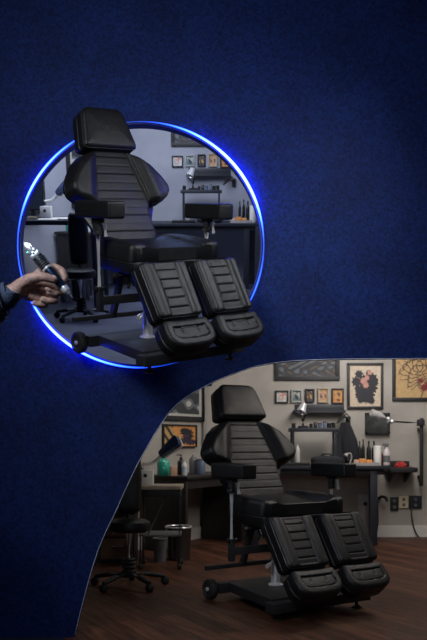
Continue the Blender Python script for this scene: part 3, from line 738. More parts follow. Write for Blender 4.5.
# grey wall plate under the desk and hook with cord
a, b = at(357.5, 494, YB), at(370.5, 529, YB)
t = thing('access_panel', 'pale grey access panel on the wall under the desk', 'panel', ((a.x + b.x) / 2, YB, (a.z + b.z) / 2)); w, h = (b.x - a.x) / 2, (a.z - b.z) / 2
bm = NB(); bx(bm, -w, w, -.02, 0, -h, h, .004); obj('panel', bm, M['lightgrey'], t)
bm = NB(); lathe(bm, [(0, 0), (.022, 0), (.022, .008), (0, .008)], (.01, -.02, h * .45), (0, -1, 0), 12); obj('key_switch', bm, M['black'], t)
reg(t, None)
o = thing('wall_spout', 'black curved spout on the wall beside the desk leg', 'tap', at(379, 498, YB))
bm = NB(); tube(bm, catmull([(0, 0, 0), (.02, -.08, .02), (.05, -.12, .01), (.06, -.13, -.03)], 5), .016, 10); obj('spout', bm, M['black'], o)
bm = NB(); tube(bm, catmull([(-.01, -.02, -.01), (-.02, -.03, -.1), (-.015, -.03, -.25), (-.03, -.03, -.38)], 5), .006, 8); obj('hose', bm, M['black'], o)
reg(o, None)

# --- left side: side table against the left wall
def lw(s, n, z=0): return CNR + TL_ * s + NL_ * n + Vector((0, 0, z))
t = thing('side_table', 'dark table with panel sides against the left wall', 'table', lw(.7, .03), LROT)
TZ = .72; LEN = .98
bm = NB(); bx(bm, -LEN / 2 + .0, LEN / 2 + .15, -.52, 0, TZ - .03, TZ, .004); obj('table_top', bm, M['darkwood'], t)
for s in (-LEN / 2 + .03, LEN / 2 + .1):
    bm = NB(); bx(bm, s - .02, s + .02, -.5, -.02, 0, TZ - .03, .003); obj('side_panel', bm, M['darkwood'], t)
bm = NB(); bx(bm, -LEN / 2 + .05, LEN / 2 + .08, -.49, -.47, TZ - .12, TZ - .03); obj('apron', bm, M['darkwood'], t)
reg(t, 'dark table with panel sides by the side wall, through the ring')
def lt(px, n): # a spot on the side table seen at px, n metres off the wall
    q = onleft(px, 0, n + .03); return q.x, q.y
for nm, lb, m_, r_, h_, px, n, sh, cm in [
    ('soap_bottle', 'big green soap bottle on the dark table', M['green'], .062, .2, 163.5, .2, 'bottle', M['bluegrey']),
    ('pump_bottle', 'black pump bottle on the dark table by the chair', M['plastic'], .036, .2, 181, .2, 'pump', M['black']),
    ('grey_bottle', 'grey bottle nearest the chair\'s backrest on the table', M['grey'], .045, .19, 193.5, .2, 'tall', M['lightgrey']),
    ('round_jar', 'blue grey jar behind the backrest on the dark table', M['bluegrey'], .045, .15, 201, .3, 'jar', M['grey'])]:
    x, y = lt(px, n); bottle(nm, lb, lb + ', through the ring', m_, r_, h_, x, y, TZ, shape=sh, capm=cm)
x, y = lt(184.5, .36); o = bottle('labelled_bottle', 'small white bottle with pale blue label on the dark table', 'small labelled white bottle on the table, seen through the ring', M['white'], .026, .135, x, y, TZ, shape='tall', capm=M['white'])
bm = NB(); lathe(bm, [(.027, .03), (.027, .085)], n=18); obj('label', bm, M['bluelabel'], o)
x, y = lt(173.5, .33); bm = NB(); box(bm, (x, y, TZ + .045), (.065, .045, .09), Matrix.Rotation(.3, 3, 'Z'), .003)
reg(tag(obj('carton', bm, M['peach']), 'small peach coloured carton beside the green soap bottle', 'box'), 'small peach carton on the table, seen through the ring')

# --- near work stand with the magnifier lamp
NZ = .685
t = thing('work_stand', 'pale topped narrow work stand in front of the dark table', 'table', ((161 - CX) * 6.7 / F_PX, 6.7, 0))
bm = NB(); prism(bm, fillet([(-.2, -.17), (.185, -.2), (.185, .17), (-.2, .17)], .02), NZ - .03, NZ, bev=.004); obj('table_top', bm, M['palewood'], t)
bm = NB(); bx(bm, -.17, .17, -.16, .15, NZ - .09, NZ - .03, .004); obj('drawer_box', bm, M['black'], t)
bm = NB(); bx(bm, -.17, .17, -.15, .14, .27, .285, .003); obj('lower_shelf', bm, M['grey'], t)
for sx in (-.16, .16):
    for sy in (-.14, .14):
        bm = NB(); tube(bm, [(sx, sy, .05), (sx, sy, NZ - .03)], .012, 10); lg = obj('leg', bm, M['black'], t)
        bm = NB(); lathe(bm, [(0, -.013), (.025, -.013), (.025, .013), (0, .013)], (sx, sy, .025), (1, .3, 0), 14); obj('caster', bm, M['rubber'], lg)
bm = NB(); tube(bm, [(-.1, -.13, .28), (.06, -.13, NZ - .06)], .009, 8); obj('brace', bm, M['grey'], t)
reg(t, None)
o = thing('tissue_box', 'white tissue box at the left end of the work stand', 'box', ((147 - CX) * 6.68 / F_PX, 6.68, NZ))
bm = NB(); bx(bm, -.06, .055, -.05, .05, 0, .125, .006); obj('box', bm, M['white'], o)
bm = NB(); lathe(bm, [(0, 0), (.016, 0), (.016, .004), (0, .004)], (-.01, -.05, .08), (0, -1, 0), 12); obj('opening', bm, M['black'], o)
reg(o, 'white tissue box on the dark desk, inside the ring')
ym = 6.78
o = thing('magnifier_lamp', 'blue and white magnifier lamp leaning over the work stand', 'lamp', ((142 - CX) * ym / F_PX, ym, NZ)); org = o.location.copy()
bm = NB(); lathe(bm, [(0, 0), (.035, 0), (.035, .02), (.014, .03), (.014, .15), (0, .15)], n=16); obj('clamp_base', bm, M['black'], o)
j = [at(143, 464, ym) - org, at(152, 463, ym) - org, at(160, 457, ym) - org, at(166, 449.5, ym) - org]
bm = NB(); tube(bm, [Vector((0, 0, .14))] + catmull(j, 5), .016, 10); obj('arm', bm, M['white'], o)
bm = NB(); e0, e1 = at(161, 454.5, ym - .03) - org, at(178, 440, ym - .08) - org
d = (e1 - e0); n_ = Vector((-.35, -.75, .55)); n_ = (n_ - d.normalized() * n_.dot(d.normalized())).normalized()
mm = basis(e0, d, n_.cross(d).normalized())
pl = fillet([(-.01, -.03), (d.length, -.062), (d.length + .01, 0), (d.length, .062), (-.01, .03)], .025)
prism(bm, pl, -.018, .022, mm, bev=.006); hd = obj('lamp_head', bm, M['lampblue'], o)
bm = NB(); prism(bm, fillet([(.0, -.038), (d.length + .012, -.07), (d.length + .012, .07), (0, .038)], .025), -.034, -.019, mm, bev=.004); obj('rim', bm, M['white'], hd)
reg(o, 'magnifier lamp leaning over the dark desk, inside the ring')
# black wall rack high at the far left
q = onleft(116, 447, .0)
t = thing('wall_rack', 'black wall rack at the left edge beside the blue wall', 'shelf', q, LROT)
bm = NB(); bx(bm, -.2, .16, -.14, 0, -.05, -.025, .003); obj('board', bm, M['black'], t)
bm = NB(); bx(bm, -.2, .16, -.012, 0, -.025, .12, .003); obj('back_panel', bm, M['black'], t)
reg(t, 'black wall rack on the side wall, seen through the ring')
G = 'black pots on the wall rack'
for k, dx in enumerate((-.1, 0., .1)):
    c = q + Matrix.Rotation(LROT, 3, 'Z') @ Vector((dx, -.07, -.0245))
    bottle('ink_pot', 'small black pot on the wall rack by the blue wall', 'small black pot on the wall rack, seen through the ring', M['plastic'], .03, .07 + .015 * k, c.x, c.y, c.z, shape='jar', group=G)

# --- bins
def bin_(name, label, label2, px, y, r0, r1, h, m):
    o = thing(name, label, 'bin', ((px - CX) * y / F_PX, y, 0)); bm = NB()
    lathe(bm, [(0, 0), (r0, 0), (r1, h), (r1 - .008, h), (r0 - .008, .012), (0, .012)], n=28); obj('body', bm, m, o)
    bm = NB(); rim = [(r1 * math.cos(2 * PI * k / 28), r1 * math.sin(2 * PI * k / 28), h) for k in range(29)]; tube(bm, rim, .008, 8, cap=False); obj('rim', bm, M['chrome'] if m is M['darkbin'] else M['grey'], o)
    return reg(o, label2)
M['darkbin'] = mat('dark_steel', (.16, .16, .17), .25, 1)
bin_('waste_bin', 'dark steel bin with a bright rim under the side table', 'dark steel bin beside the side table, seen through the ring', 178.5, 7.1, .1, .115, .29, M['darkbin'])
bin_('waste_basket', 'small grey plastic bin in front of the steel bin', 'small grey plastic bin on the floor, seen through the ring', 160, 6.98, .05, .062, .2, M['grey'])

# --- rolling stool with a backrest
def stool(label, label2, px, y, rz):
    o = thing('work_stool', label, 'stool', ((px - CX) * y / F_PX, y, 0), rz)
    bm = NB(); tube(bm, [(0, 0, .1), (0, 0, .4)], .026, 16); obj('gas_column', bm, M['chrome'], o)
    bm = NB(); lathe(bm, [(.05, .1), (.055, .115), (.04, .13), (.055, .145), (.04, .16), (.055, .175), (.04, .19), (.05, .2), (.03, .21), (.03, .1)], n=20); obj('bellows', bm, M['rubber'], o)
    bm = NB(); lathe(bm, [(0, .07), (.045, .07), (.045, .11), (0, .11)], n=16); hb = obj('hub', bm, M['black'], o)
    for k in range(5):
        a = 2 * PI * k / 5 + .2; d = Vector((math.cos(a), math.sin(a), 0))
        bm = NB(); tube(bm, [d * .03 + Vector((0, 0, .095)), d * .15 + Vector((0, 0, .085)), d * .27 + Vector((0, 0, .062))], [.024, .02, .015], 10); lg = obj('leg', bm, M['black'], o)
        bm = NB(); s_ = Vector((-d.y, d.x, 0)); lathe(bm, [(0, -.022), (.02, -.022), (.028, -.016), (.028, .016), (.02, .022), (0, .022)], d * .27 + Vector((0, 0, .028)), s_, 16); obj('caster', bm, M['rubber'], lg)
    bm = NB(); lathe(bm, [(0, .4), (.13, .4), (.155, .415), (.16, .44), (.15, .47), (.12, .485), (0, .488)], n=36); obj('seat', bm, M['leather'], o)
    bm = NB(); tube(bm, catmull([(0, .1, .41), (0, .2, .42), (0, .225, .5), (0, .21, .62)], 5), .014, 8); obj('back_bar', bm, M['black'], o)
    pl = fillet([(-.09, -.25), (.09, -.25), (.1, .0), (.09, .25), (-.09, .25), (-.1, 0)], .06)
    obj('backrest', cushion(pl, .07, .03, basis((0, .2, .76), (1, 0, 0), (0, .05, 1)), None, 24, 30, .02), M['leather'], o)
    bm = NB(); tube(bm, [(-.12, .02, .39), (.12, .02, .39)], .012, 8); obj('tilt_lever', bm, M['chrome'], o)
    return reg(o, label2)
stool('black rolling work stool with a tall backrest, before the blue wall\'s edge', 'black rolling work stool, dimly seen through the ring', 129, 5.78, R(8))
# drawer cabinet in the dark behind the stool
t = thing('drawer_cabinet', 'brown drawer cabinet in the dark behind the stool', 'cabinet', ((120 - CX) * 7.0 / F_PX, 7.0, 0))
bm = NB(); bx(bm, -.16, .14, -.15, .2, 0.0, .62, .004); obj('body', bm, M['darkwood'], t)
for k in range(3):
    bm = NB(); bx(bm, -.145, .125, -.165, -.15, .04 + k * .195, .22 + k * .195, .004); dr = obj('drawer', bm, M['brown'], t)
    bm = NB(); tube(bm, [(-.05, -.175, .15 + k * .195), (.05, -.175, .15 + k * .195)], .006, 8); obj('handle', bm, M['lightgrey'], dr)
reg(t, None)

# ------------------------------------------------------------------ the same shop seen again through the ring: a raised, tilted room
HU = 1.03; SB = .79; YU = 8.56
BG = upper(HU)
TOP = BG @ Matrix.Translation((-.37 - SB * (281 - CX) * YB / F_PX, YU - SB * YB, 0)) @ Matrix.Diagonal((SB, SB, SB, 1))
bpy.context.view_layer.update()
for o, lb in ROOM:
    if lb is None: continue
    mw = o.matrix_world.copy(); c = copy_tree(o); c['label'] = lb
    c.matrix_world = TOP @ (Matrix.Translation((.52, 0, 0)) if o.name.startswith('work_stool') else Matrix.Translation((0, 0, (.725 / SB - NZ) + .0005)) if o.name in ('tissue_box', 'magnifier_lamp') else Matrix.Identity(4)) @ mw
    if 'group' in c: c['group'] = c['group'] + ' through the ring'
M['wall2'] = wallpaint('blue_lit_plaster', (.36, .37, .42), (.27, .28, .33))  # shop plaster again, with the bluish light put into its colour
def ustruct(name, bm, m):
    o = struct(name, bm, m); o.matrix_world = BG; return o
def upt(p): return TOP.inverted()
cu = Vector((-.37 - SB * (281 - CX) * YB / F_PX, YU - SB * YB, 0)) + CNR * SB
b1 = BG.inverted()
ustruct('wall_alcove_back', wall_poly((cu.x - .2, YU, 0), (.8, YU, 0), (0, -1, 0), 0, 2.4), M['wall2'])
ustruct('wall_alcove_left', wall_poly(cu, cu + TL_ * 4.2, NL_, 0, 2.4), M['wall2'])
ustruct('wall_alcove_right', wall_poly((.74, YU, 0), (.42, 5.6, 0), (-1, 0, 0), 0, 2.4), M['wall2'])
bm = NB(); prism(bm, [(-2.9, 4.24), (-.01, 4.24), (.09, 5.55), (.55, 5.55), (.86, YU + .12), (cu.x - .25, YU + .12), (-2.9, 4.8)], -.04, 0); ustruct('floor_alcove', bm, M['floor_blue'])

def upat(px, py, y):
    """photo position -> point in the raised room at its own depth y"""
    dx, dz = (px - CX) / F_PX, (HY - py) / F_PX; c_, s_ = math.cos(PHI), math.sin(PHI)
    t = y / (c_ + s_ * dz); return Vector((dx * t, y, (-s_ + c_ * dz) * t + HU))
def uplace(o, v, rz=0): o.matrix_world = BG @ Matrix.Translation(v) @ Matrix.Rotation(rz, 4, 'Z'); return o
dz_ = .725
t = thing('drawing_desk', 'wide dark desk with papers inside the ring\'s left side', 'desk')
bm = NB(); bx(bm, -.44, .4, -.36, .36, dz_ - .035, dz_, .004); obj('desktop', bm, M['navyblack'], t)
for sx in (-.4, .36):
    for sy in (-.32, .32):
        bm = NB(); bx(bm, sx - .018, sx + .018, sy - .018, sy + .018, 0, dz_ - .035, .003); obj('leg', bm, M['navyblack'], t)
uplace(t, Vector((-1.32, 6.92, 0)))
p = upat(33, 218, 7.05)
t = thing('monitor', 'dark screen standing on the desk inside the ring\'s left edge', 'monitor')
bm = NB(); lathe(bm, [(0, 0), (.09, 0), (.09, .012), (.02, .02), (.016, .09), (0, .09)], n=20); obj('stand', bm, M['black'], t)
bm = NB(); bx(bm, -.13, .13, -.015, .015, .06, .30, .004); obj('housing', bm, M['black'], t)
bm = NB(); bx(bm, -.12, .12, -.018, -.0155, .07, .29); obj('screen', bm, M['screen'], t)
uplace(t, Vector((p.x, 7.06, dz_)), R(-25))
for k, (px, yy, rz, lb, m_) in enumerate([(48, 6.7, .1, 'white paper sheet on the dark desk nearest the screen', 'paper'), (60, 6.85, -.05, 'white paper sheet on the dark desk, middle one', 'white'), (72, 6.74, .05, 'white paper sheet at the right end of the dark desk', 'paper'), (31, 7.0, -.1, 'tan paper sheet on the dark desk before the screen', 'palewood')]):
    bm = NB(); bx(bm, -.075, .075, -.1, .1, .0005, .006 + .002 * k); o = tag(obj('paper_sheet', bm, M[m_]), lb, 'paper', 'papers on the desk inside the ring')
    q = upat(px, 221, yy); uplace(o, Vector((q.x, yy, dz_)), rz)

# ------------------------------------------------------------------ the navy wall with the round and the curved opening
def wp(px, py): v = at(px, py, YW); return (v.x, v.z)
EDGE = [(73.2, 642), (79, 617), (86, 590), (92.5, 567), (100, 545), (107, 529), (115, 513), (122, 497), (129.5, 480.5), (137, 465), (145, 450.5), (153, 436.5), (162, 422.5), (170, 411.5), (178.5, 402.8), (193, 392.7), (212.7, 382.3), (226, 376.6), (240, 371.6), (256, 366.2), (283, 361.7), (305, 360.2), (327, 359.3), (370, 358.7), (427, 358.4), (520, 358.2)]
crv = [(p.x, p.y) for p in catmull([(*wp(*q), 0) for q in EDGE], 5)]
cx_, cz_ = wp(140.7, 244.6); RAD = 123.0 * YW / F_PX
xr = wp(640, 0)[0]; ztop = EYE + 3.1
outer = [(-2.9, -.06), (crv[0][0] - .003, -.06)] + [q for q in crv if q[1] > -.05] + [(xr, crv[-1][1]), (3.32, crv[-1][1] - .0), (3.32, ztop), (-2.9, ztop)]
cu_ = bpy.data.curves.new('navy_wall_curve', 'CURVE'); cu_.dimensions = '2D'; cu_.fill_mode = 'BOTH'; cu_.extrude = WT / 2
def spl(pts):
    s = cu_.splines.new('POLY'); s.points.add(len(pts) - 1); s.use_cyclic_u = True
    for q, p in zip(s.points, pts): q.co = (p[0], p[1], 0, 1)
spl(outer)
RIN = RAD - .012
spl([(cx_ + RIN * math.cos(2 * PI * k / 160), cz_ + RIN * math.sin(2 * PI * k / 160)) for k in range(160)])
tmp = bpy.data.objects.new('tmp', cu_); COL.objects.link(tmp)
dg = bpy.context.evaluated_depsgraph_get(); dg.update()
me = bpy.data.meshes.new_from_object(tmp.evaluated_get(dg)); bpy.data.objects.remove(tmp)
me.transform(Matrix.Translation((0, YW + WT / 2, 0)) @ Matrix.Rotation(R(90), 4, 'X'))
me.materials.clear(); me.materials.append(M['navy'])
nw = bpy.data.objects.new('wall_front', me); COL.objects.link(nw); nw['kind'] = 'structure'
# pale line painting the light caught along the curved opening's edge
bm = NB(); pts = [Vector((x, YW - .0005, z)) for x, z in crv if z > .0]
tube(bm, pts, .0016, 6); struct('trim_edge_light', bm, M['edge'], smooth=True)
# --- glowing ring: a light tube of uneven thickness
def bright(a):
    """relative glow at angle a (degrees, 0 = right, 90 = top)"""
    g = 0.03
    for c, w, h in ((38, 20, 1.0), (20, 12, .5), (62, 18, .5), (148, 18, .85), (128, 10, .22), (225, 22, .95), (252, 20, .4), (-20, 16, .25), (185, 14, .12)):
        d = (a - c + 180) % 360 - 180; g += h * math.exp(-(d / w) ** 2)
    return g
def glow(name, c, strv):
    m = bpy.data.materials.new(name); m.use_nodes = True; b = m.node_tree.nodes['Principled BSDF']
    b.inputs['Base Color'].default_value = (.01, .02, .1, 1); nt = m.node_tree
    at_ = nt.nodes.new('ShaderNodeAttribute'); at_.attribute_name = 'glow'
    mp = nt.nodes.new('ShaderNodeMath'); mp.operation = 'MULTIPLY'; mp.inputs[1].default_value = strv
    rp = nt.nodes.new('ShaderNodeValToRGB'); rp.color_ramp.elements[0].color = (.01, .07, .8, 1); rp.color_ramp.elements[1].color = (*c, 1)
    rp.color_ramp.elements[1].position = .95
    pw = nt.nodes.new('ShaderNodeMath'); pw.operation = 'POWER'; pw.inputs[1].default_value = 2.0; ad = nt.nodes.new('ShaderNodeMath'); ad.operation = 'ADD'; ad.inputs[1].default_value = .45
    nt.links.new(at_.outputs['Fac'], pw.inputs[0]); nt.links.new(pw.outputs[0], mp.inputs[0]); nt.links.new(mp.outputs[0], ad.inputs[0]); nt.links.new(ad.outputs[0], b.inputs['Emission Strength'])
    nt.links.new(at_.outputs['Fac'], rp.inputs['Fac']); nt.links.new(rp.outputs['Color'], b.inputs['Emission Color'])
    return m
M['glow'] = glow('blue_light_tube', (.0125, .022, 1.0), 62.0)
ring = thing('ring_light', 'glowing blue ring light around the round opening', 'ring light', (cx_, YW, cz_))
TK = (YW - .03) / YW
def torus(name, r0, rf, y, m, n=240, k=10):
    bm = NB(); lay = bm.verts.layers.float.new('glow'); rows = []
    for i in range(n):
        a = 360 * i / n; g = bright(a); rr = rf(g); ca, sa = math.cos(R(a)), math.sin(R(a)); row = []
        for j in range(k):
            b = 2 * PI * j / k; q = r0 * TK + rr * math.cos(b); v = bm.verts.new((q * ca + cx_ * (TK - 1), y + rr * .7 * math.sin(b), q * sa + (cz_ - EYE) * (TK - 1))); v[lay] = g; row.append(v)
        rows.append(row)
    for i in range(n):
        A, B = rows[i], rows[(i + 1) % n]
        for j in range(k): bm.faces.new((A[j], A[(j + 1) % k], B[(j + 1) % k], B[j]))
    return obj(name, bm, m, ring)
torus('light_tube', RAD, lambda g: .0026 + .0042 * min(g, 1.2), -.03, M['glow'])
bm = NB(); n = 200; rows = []
for i in range(n):
    a = 2 * PI * i / n; rows.append([bm.verts.new((r_ * math.cos(a), y_, r_ * math.sin(a))) for r_, y_ in ((RIN + .002, -.004), (RIN - .004, -.004), (RIN - .004, WT + .002), (RIN + .002, WT + .002))])
for i in range(n):
    for j in range(4): bm.faces.new((rows[i][j], rows[i][(j + 1) % 4], rows[(i + 1) % n][(j + 1) % 4], rows[(i + 1) % n][j]))
obj('rim', bm, M['rimblue'] if 'rimblue' in M else mat('blue_rim', (.01, .03, .2), .5), ring)

# ------------------------------------------------------------------ the person's hand holding a tattoo machine
ZH = 2.3
K_ = ZH / F_PX
def hp(px, py, d=0.0): return Vector(((px - CX) * K_, ZH + d * K_, EYE - (py - HY) * K_))
M['skin'] = mat('skin', (.62, .37, .29), .5, 0, .4, col2=(.3, .19, .17), nscale=75, bump=.3, bscale=70)
nt_ = M['skin'].node_tree; M['skin'].node_tree.nodes['Principled BSDF'].inputs['Subsurface Weight'].default_value = .08
M['skin'].node_tree.nodes['Principled BSDF'].inputs['Subsurface Radius'].default_value = (.01, .004, .002)
M['nail'] = mat('finger_nail', (.62, .4, .34), .3)
M['knit'] = mat('blue_grey_knit', (.14, .16, .22), .9, 0, .2, col2=(.05, .06, .09), nscale=60, bump=.5, bscale=110)
M['cuff'] = mat('dark_blue_cuff', (.05, .07, .13), .8, bump=.3, bscale=120)
def skinned(chains, root_index=0):
    """chains: lists of (point, radius); points that coincide are shared"""
    vs, rad, ed, key = [], [], [], {}
    def vid(p, r):
        k = tuple(round(c, 5) for c in p)
        if k not in key: key[k] = len(vs); vs.append(p); rad.append(r)
        return key[k]
    for ch in chains:
        ids = [vid(p, r) for p, r in ch]
        for a, b in zip(ids, ids[1:]): ed.append((a, b))
    me = bpy.data.meshes.new('sk'); me.from_pydata([tuple(v) for v in vs], ed, [])
    o = bpy.data.objects.new('sk', me); COL.objects.link(o)
    m = o.modifiers.new('s', 'SKIN'); m.use_smooth_shade = True; m.branch_smoothing = .6
    for i, sv in enumerate(me.skin_vertices[0].data):
        sv.radius = (rad[i], rad[i]); sv.use_root = (i == root_index)
    o.modifiers.new('d', 'SUBSURF').levels = 2
    dg = bpy.context.evaluated_depsgraph_get(); dg.update()
    out = bpy.data.meshes.new_from_object(o.evaluated_get(dg)); bpy.data.objects.remove(o)
    for p in out.polygons: p.use_smooth = True
    return out
def H(px, py, d, r): return (hp(px, py, d), r * K_)
WR = H(10, 294, 1, 10)
PALM = H(20, 288.5, 2, 11)
V3 = lambda x, y, z, r: (Vector((x, y, z)), r)
PEL, CHE, UPC = V3(-1.38, 2.46, .95, .13), V3(-1.36, 2.46, 1.22, .14), V3(-1.35, 2.46, 1.39, .12)
SHL, SHR = V3(-1.31, 2.655, 1.415, .062), V3(-1.36, 2.27, 1.415, .062)
chains = [
    [PEL, CHE, UPC, SHL, H(-150, 372, 120, 18), H(-120, 352, 60, 19), H(-60, 320, 14, 16), H(-20, 303.5, 3, 11.5), WR, PALM],
    [UPC, V3(-1.34, 2.46, 1.48, .058), V3(-1.33, 2.462, 1.54, .062), V3(-1.315, 2.465, 1.59, .105), V3(-1.315, 2.465, 1.66, .122), V3(-1.325, 2.465, 1.72, .112), V3(-1.33, 2.465, 1.75, .06)],
    [UPC, SHR, V3(-1.39, 2.2, 1.13, .046), V3(-1.3, 2.21, .9, .032), V3(-1.28, 2.215, .82, .038), V3(-1.265, 2.22, .74, .018)],
    [PEL, V3(-1.38, 2.55, .88, .09), V3(-1.36, 2.57, .5, .06), V3(-1.38, 2.58, .1, .042), V3(-1.26, 2.6, .045, .032)],
    [PEL, V3(-1.38, 2.37, .88, .09), V3(-1.36, 2.35, .5, .06), V3(-1.38, 2.34, .1, .042), V3(-1.26, 2.33, .045, .032)],
    [PALM, H(31, 278, 6, 9), H(41, 268, 9, 6.8), H(52, 264.5, 11, 5.0), H(60, 268.5, 9, 4.5), H(64, 276.5, 6, 4.0), H(62.4, 283, 3.5, 3.3)],       # index
    [PALM, H(30, 284, 7, 8.5), H(42, 279, 12, 6.6), H(56, 284, 13, 4.8), H(61, 290.5, 8, 4.4), H(54.5, 293.5, 2, 4.1), H(46.5, 291.5, -2.5, 3.5)],      # middle
    [PALM, H(28, 290, 6, 8.5), H(38, 289, 11, 6.2), H(51, 294, 12, 4.6), H(56, 299, 7, 4.2), H(48, 301, 2, 3.9), H(40, 298.5, -1, 3.4)],        # ring
    [PALM, H(25, 295, 4, 8.0), H(33, 296.5, 8, 5.6), H(43, 301, 9, 4.0), H(46, 304, 5, 3.6), H(38, 304.5, 1, 3.3), H(32, 302.5, -1, 3.0)],         # little
    [PALM, H(23, 285, -4, 8.6), H(33, 280, -8, 6.4), H(45, 278.6, -9.5, 4.9), H(53, 280.4, -9, 4.5), H(59.5, 282.8, -7, 3.4)],           # thumb
]
hm = skinned(chains, 0); hm.materials.append(M['skin'])
person = bpy.data.objects.new('person', hm); COL.objects.link(person)
tag(person, 'person reaching in from the left edge, hand holding a tattoo machine, knitted sleeve', 'person')
def nail(c, u, v, a, b):
    mm = basis(c, u, v); bm = NB(); t_ = bmesh.new(); bmesh.ops.create_uvsphere(t_, u_segments=14, v_segments=8, radius=1)
    bmesh.ops.scale(t_, vec=(a, b, .0022), verts=t_.verts); bmesh.ops.transform(t_, matrix=mm, verts=t_.verts); merge(bm, t_); return bm
obj('thumb_nail', nail(hp(57, 280, -12.3), (.75, 0, -.45), (.35, -.55, .6), 3.0 * K_, 2.2 * K_), M['nail'], person)
obj('finger_nail', nail(hp(49, 290.4, -5.2), (-.9, 0, .2), (-.1, -.45, .8), 3.0 * K_, 2.2 * K_), M['nail'], person)
# sleeve: folded knit tube with a tight cuff
bm = NB(); axis = [SHL[0] + Vector((-.03, -.02, .0)), (SHL[0] + H(-150, 372, 120, 0)[0]) / 2 + Vector((0, 0, -.01)), H(-150, 372, 120, 0)[0], H(-120, 352, 60, 0)[0], H(-60, 322, 14, 0)[0], H(-20, 306, 3, 0)[0], H(-6, 299, 1, 0)[0], H(3, 296.5, 1, 0)[0]]
P_ = catmull(axis, 12); rows = []; n = 36; pa = None
for i, p in enumerate(P_):
    d = (P_[min(i + 1, len(P_) - 1)] - P_[max(i - 1, 0)]).normalized()
    if pa is None: a, b, d = frame_of(d)
    else: a = (pa - d * pa.dot(d)).normalized(); b = d.cross(a)
    pa = a; t = i / (len(P_) - 1); r0 = (28 - 8.2 * t ** 2 + 1.2 * math.sin(i * 1.15) + .8 * math.sin(i * 2.3 + 1)) * K_
    if t > .95: r0 *= .93
    rows.append([bm.verts.new(p + (a * math.cos(2 * PI * k / n) + b * math.sin(2 * PI * k / n)) * r0 * (1 + .04 * math.sin(2 * PI * k / n * 3 + i * .5))) for k in range(n)])
for A, B in zip(rows, rows[1:]):
    for k in range(n): bm.faces.new((A[k], A[(k + 1) % n], B[(k + 1) % n], B[k]))
bm.faces.new(rows[0])
def garment(name, m, chs):
    me = skinned(chs, 0); me.materials.append(m); g = bpy.data.objects.new(name, me); COL.objects.link(g); g.parent = person; return g
garment('jacket', M['knit'], [[V3(-1.38, 2.46, .86, .165), V3(-1.37, 2.46, 1.05, .16), V3(-1.36, 2.46, 1.25, .165), V3(-1.35, 2.46, 1.4, .135)],
    [V3(-1.35, 2.46, 1.4, .135), V3(-1.315, 2.65, 1.41, .085)], [V3(-1.35, 2.46, 1.4, .135), V3(-1.36, 2.27, 1.41, .085), V3(-1.39, 2.2, 1.13, .066), V3(-1.305, 2.208, .91, .05)]])
q = NB()
for s_ in (1, -1): tube(q, catmull([(-1.38, 2.46 + s_ * .06, .95), (-1.38, 2.46 + s_ * .085, .86), (-1.36, 2.46 + s_ * .11, .5), (-1.385, 2.46 + s_ * .12, .09)], 6), [.11 - .052 * k / 18 for k in range(19)], 20)
lathe(q, [(0, .84), (.13, .86), (.15, .95), (.14, 1.04), (0, 1.04)], (-1.38, 2.46, 0), n=24); obj('trousers', q, M['cuff'], person)
for y_, dy in ((2.58, .02), (2.34, -.01)): garment('shoe', M['rubber'], [[V3(-1.41, y_, .05, .05), V3(-1.33, y_ + dy * .5, .05, .05), V3(-1.22, y_ + dy, .042, .04)]])
q = NB(); t_ = bmesh.new(); bmesh.ops.create_icosphere(t_, subdivisions=4, radius=1)
bmesh.ops.delete(t_, geom=[v for v in t_.verts if v.co.z < .25 + .9 * (v.co.x + .1)], context='VERTS')
for v in t_.verts: v.co = Vector((-1.322 + v.co.x * .113, 2.465 + v.co.y * .107, 1.672 + v.co.z * .112))
bmesh.ops.solidify(t_, geom=t_.faces[:], thickness=.012); merge(q, t_); obj('hair', q, M['black'], person)
q = NB(); tube(q, catmull([(-1.232, 2.467, 1.655), (-1.21, 2.467, 1.625), (-1.205, 2.467, 1.61), (-1.235, 2.467, 1.602)], 4), [.007] * 4 + [.012] * 5 + [.014] * 4, 8); obj('nose', q, M['skin'], person)
for dy in (-.034, .034):
    t_ = bmesh.new(); bmesh.ops.create_uvsphere(t_, u_segments=12, v_segments=8, radius=.012); bmesh.ops.translate(t_, vec=(-1.236, 2.466 + dy, 1.648), verts=t_.verts); q = NB(); merge(q, t_); obj('eye', q, M['white'], person)
q = NB(); tube(q, [(-1.25, 2.44, 1.575), (-1.238, 2.466, 1.576), (-1.25, 2.492, 1.575)], .006, 8); obj('mouth', q, M['nail'], person)
for dy in (-.09, .09):
    q = NB(); tube(q, [(-1.325, 2.465 + dy, 1.67), (-1.335, 2.465 + dy * 1.12, 1.65), (-1.33, 2.465 + dy * 1.08, 1.615), (-1.32, 2.465 + dy, 1.605)], .01, 8); obj('ear', q, M['skin'], person)
sl = obj('sleeve', bm, M['knit'], person)
bm = NB(); q0, q1 = hp(2, 297, 1), hp(9.5, 294.6, 1); tube(bm, [q0, q0 + (q1 - q0) * .08, q0 + (q1 - q0) * .9, q1, q1 - (q1 - q0) * .1], [13.4 * K_, 14.2 * K_, 13.4 * K_, 12.6 * K_, 10.8 * K_], 30, cap=False); obj('cuff', bm, M['cuff'], sl)

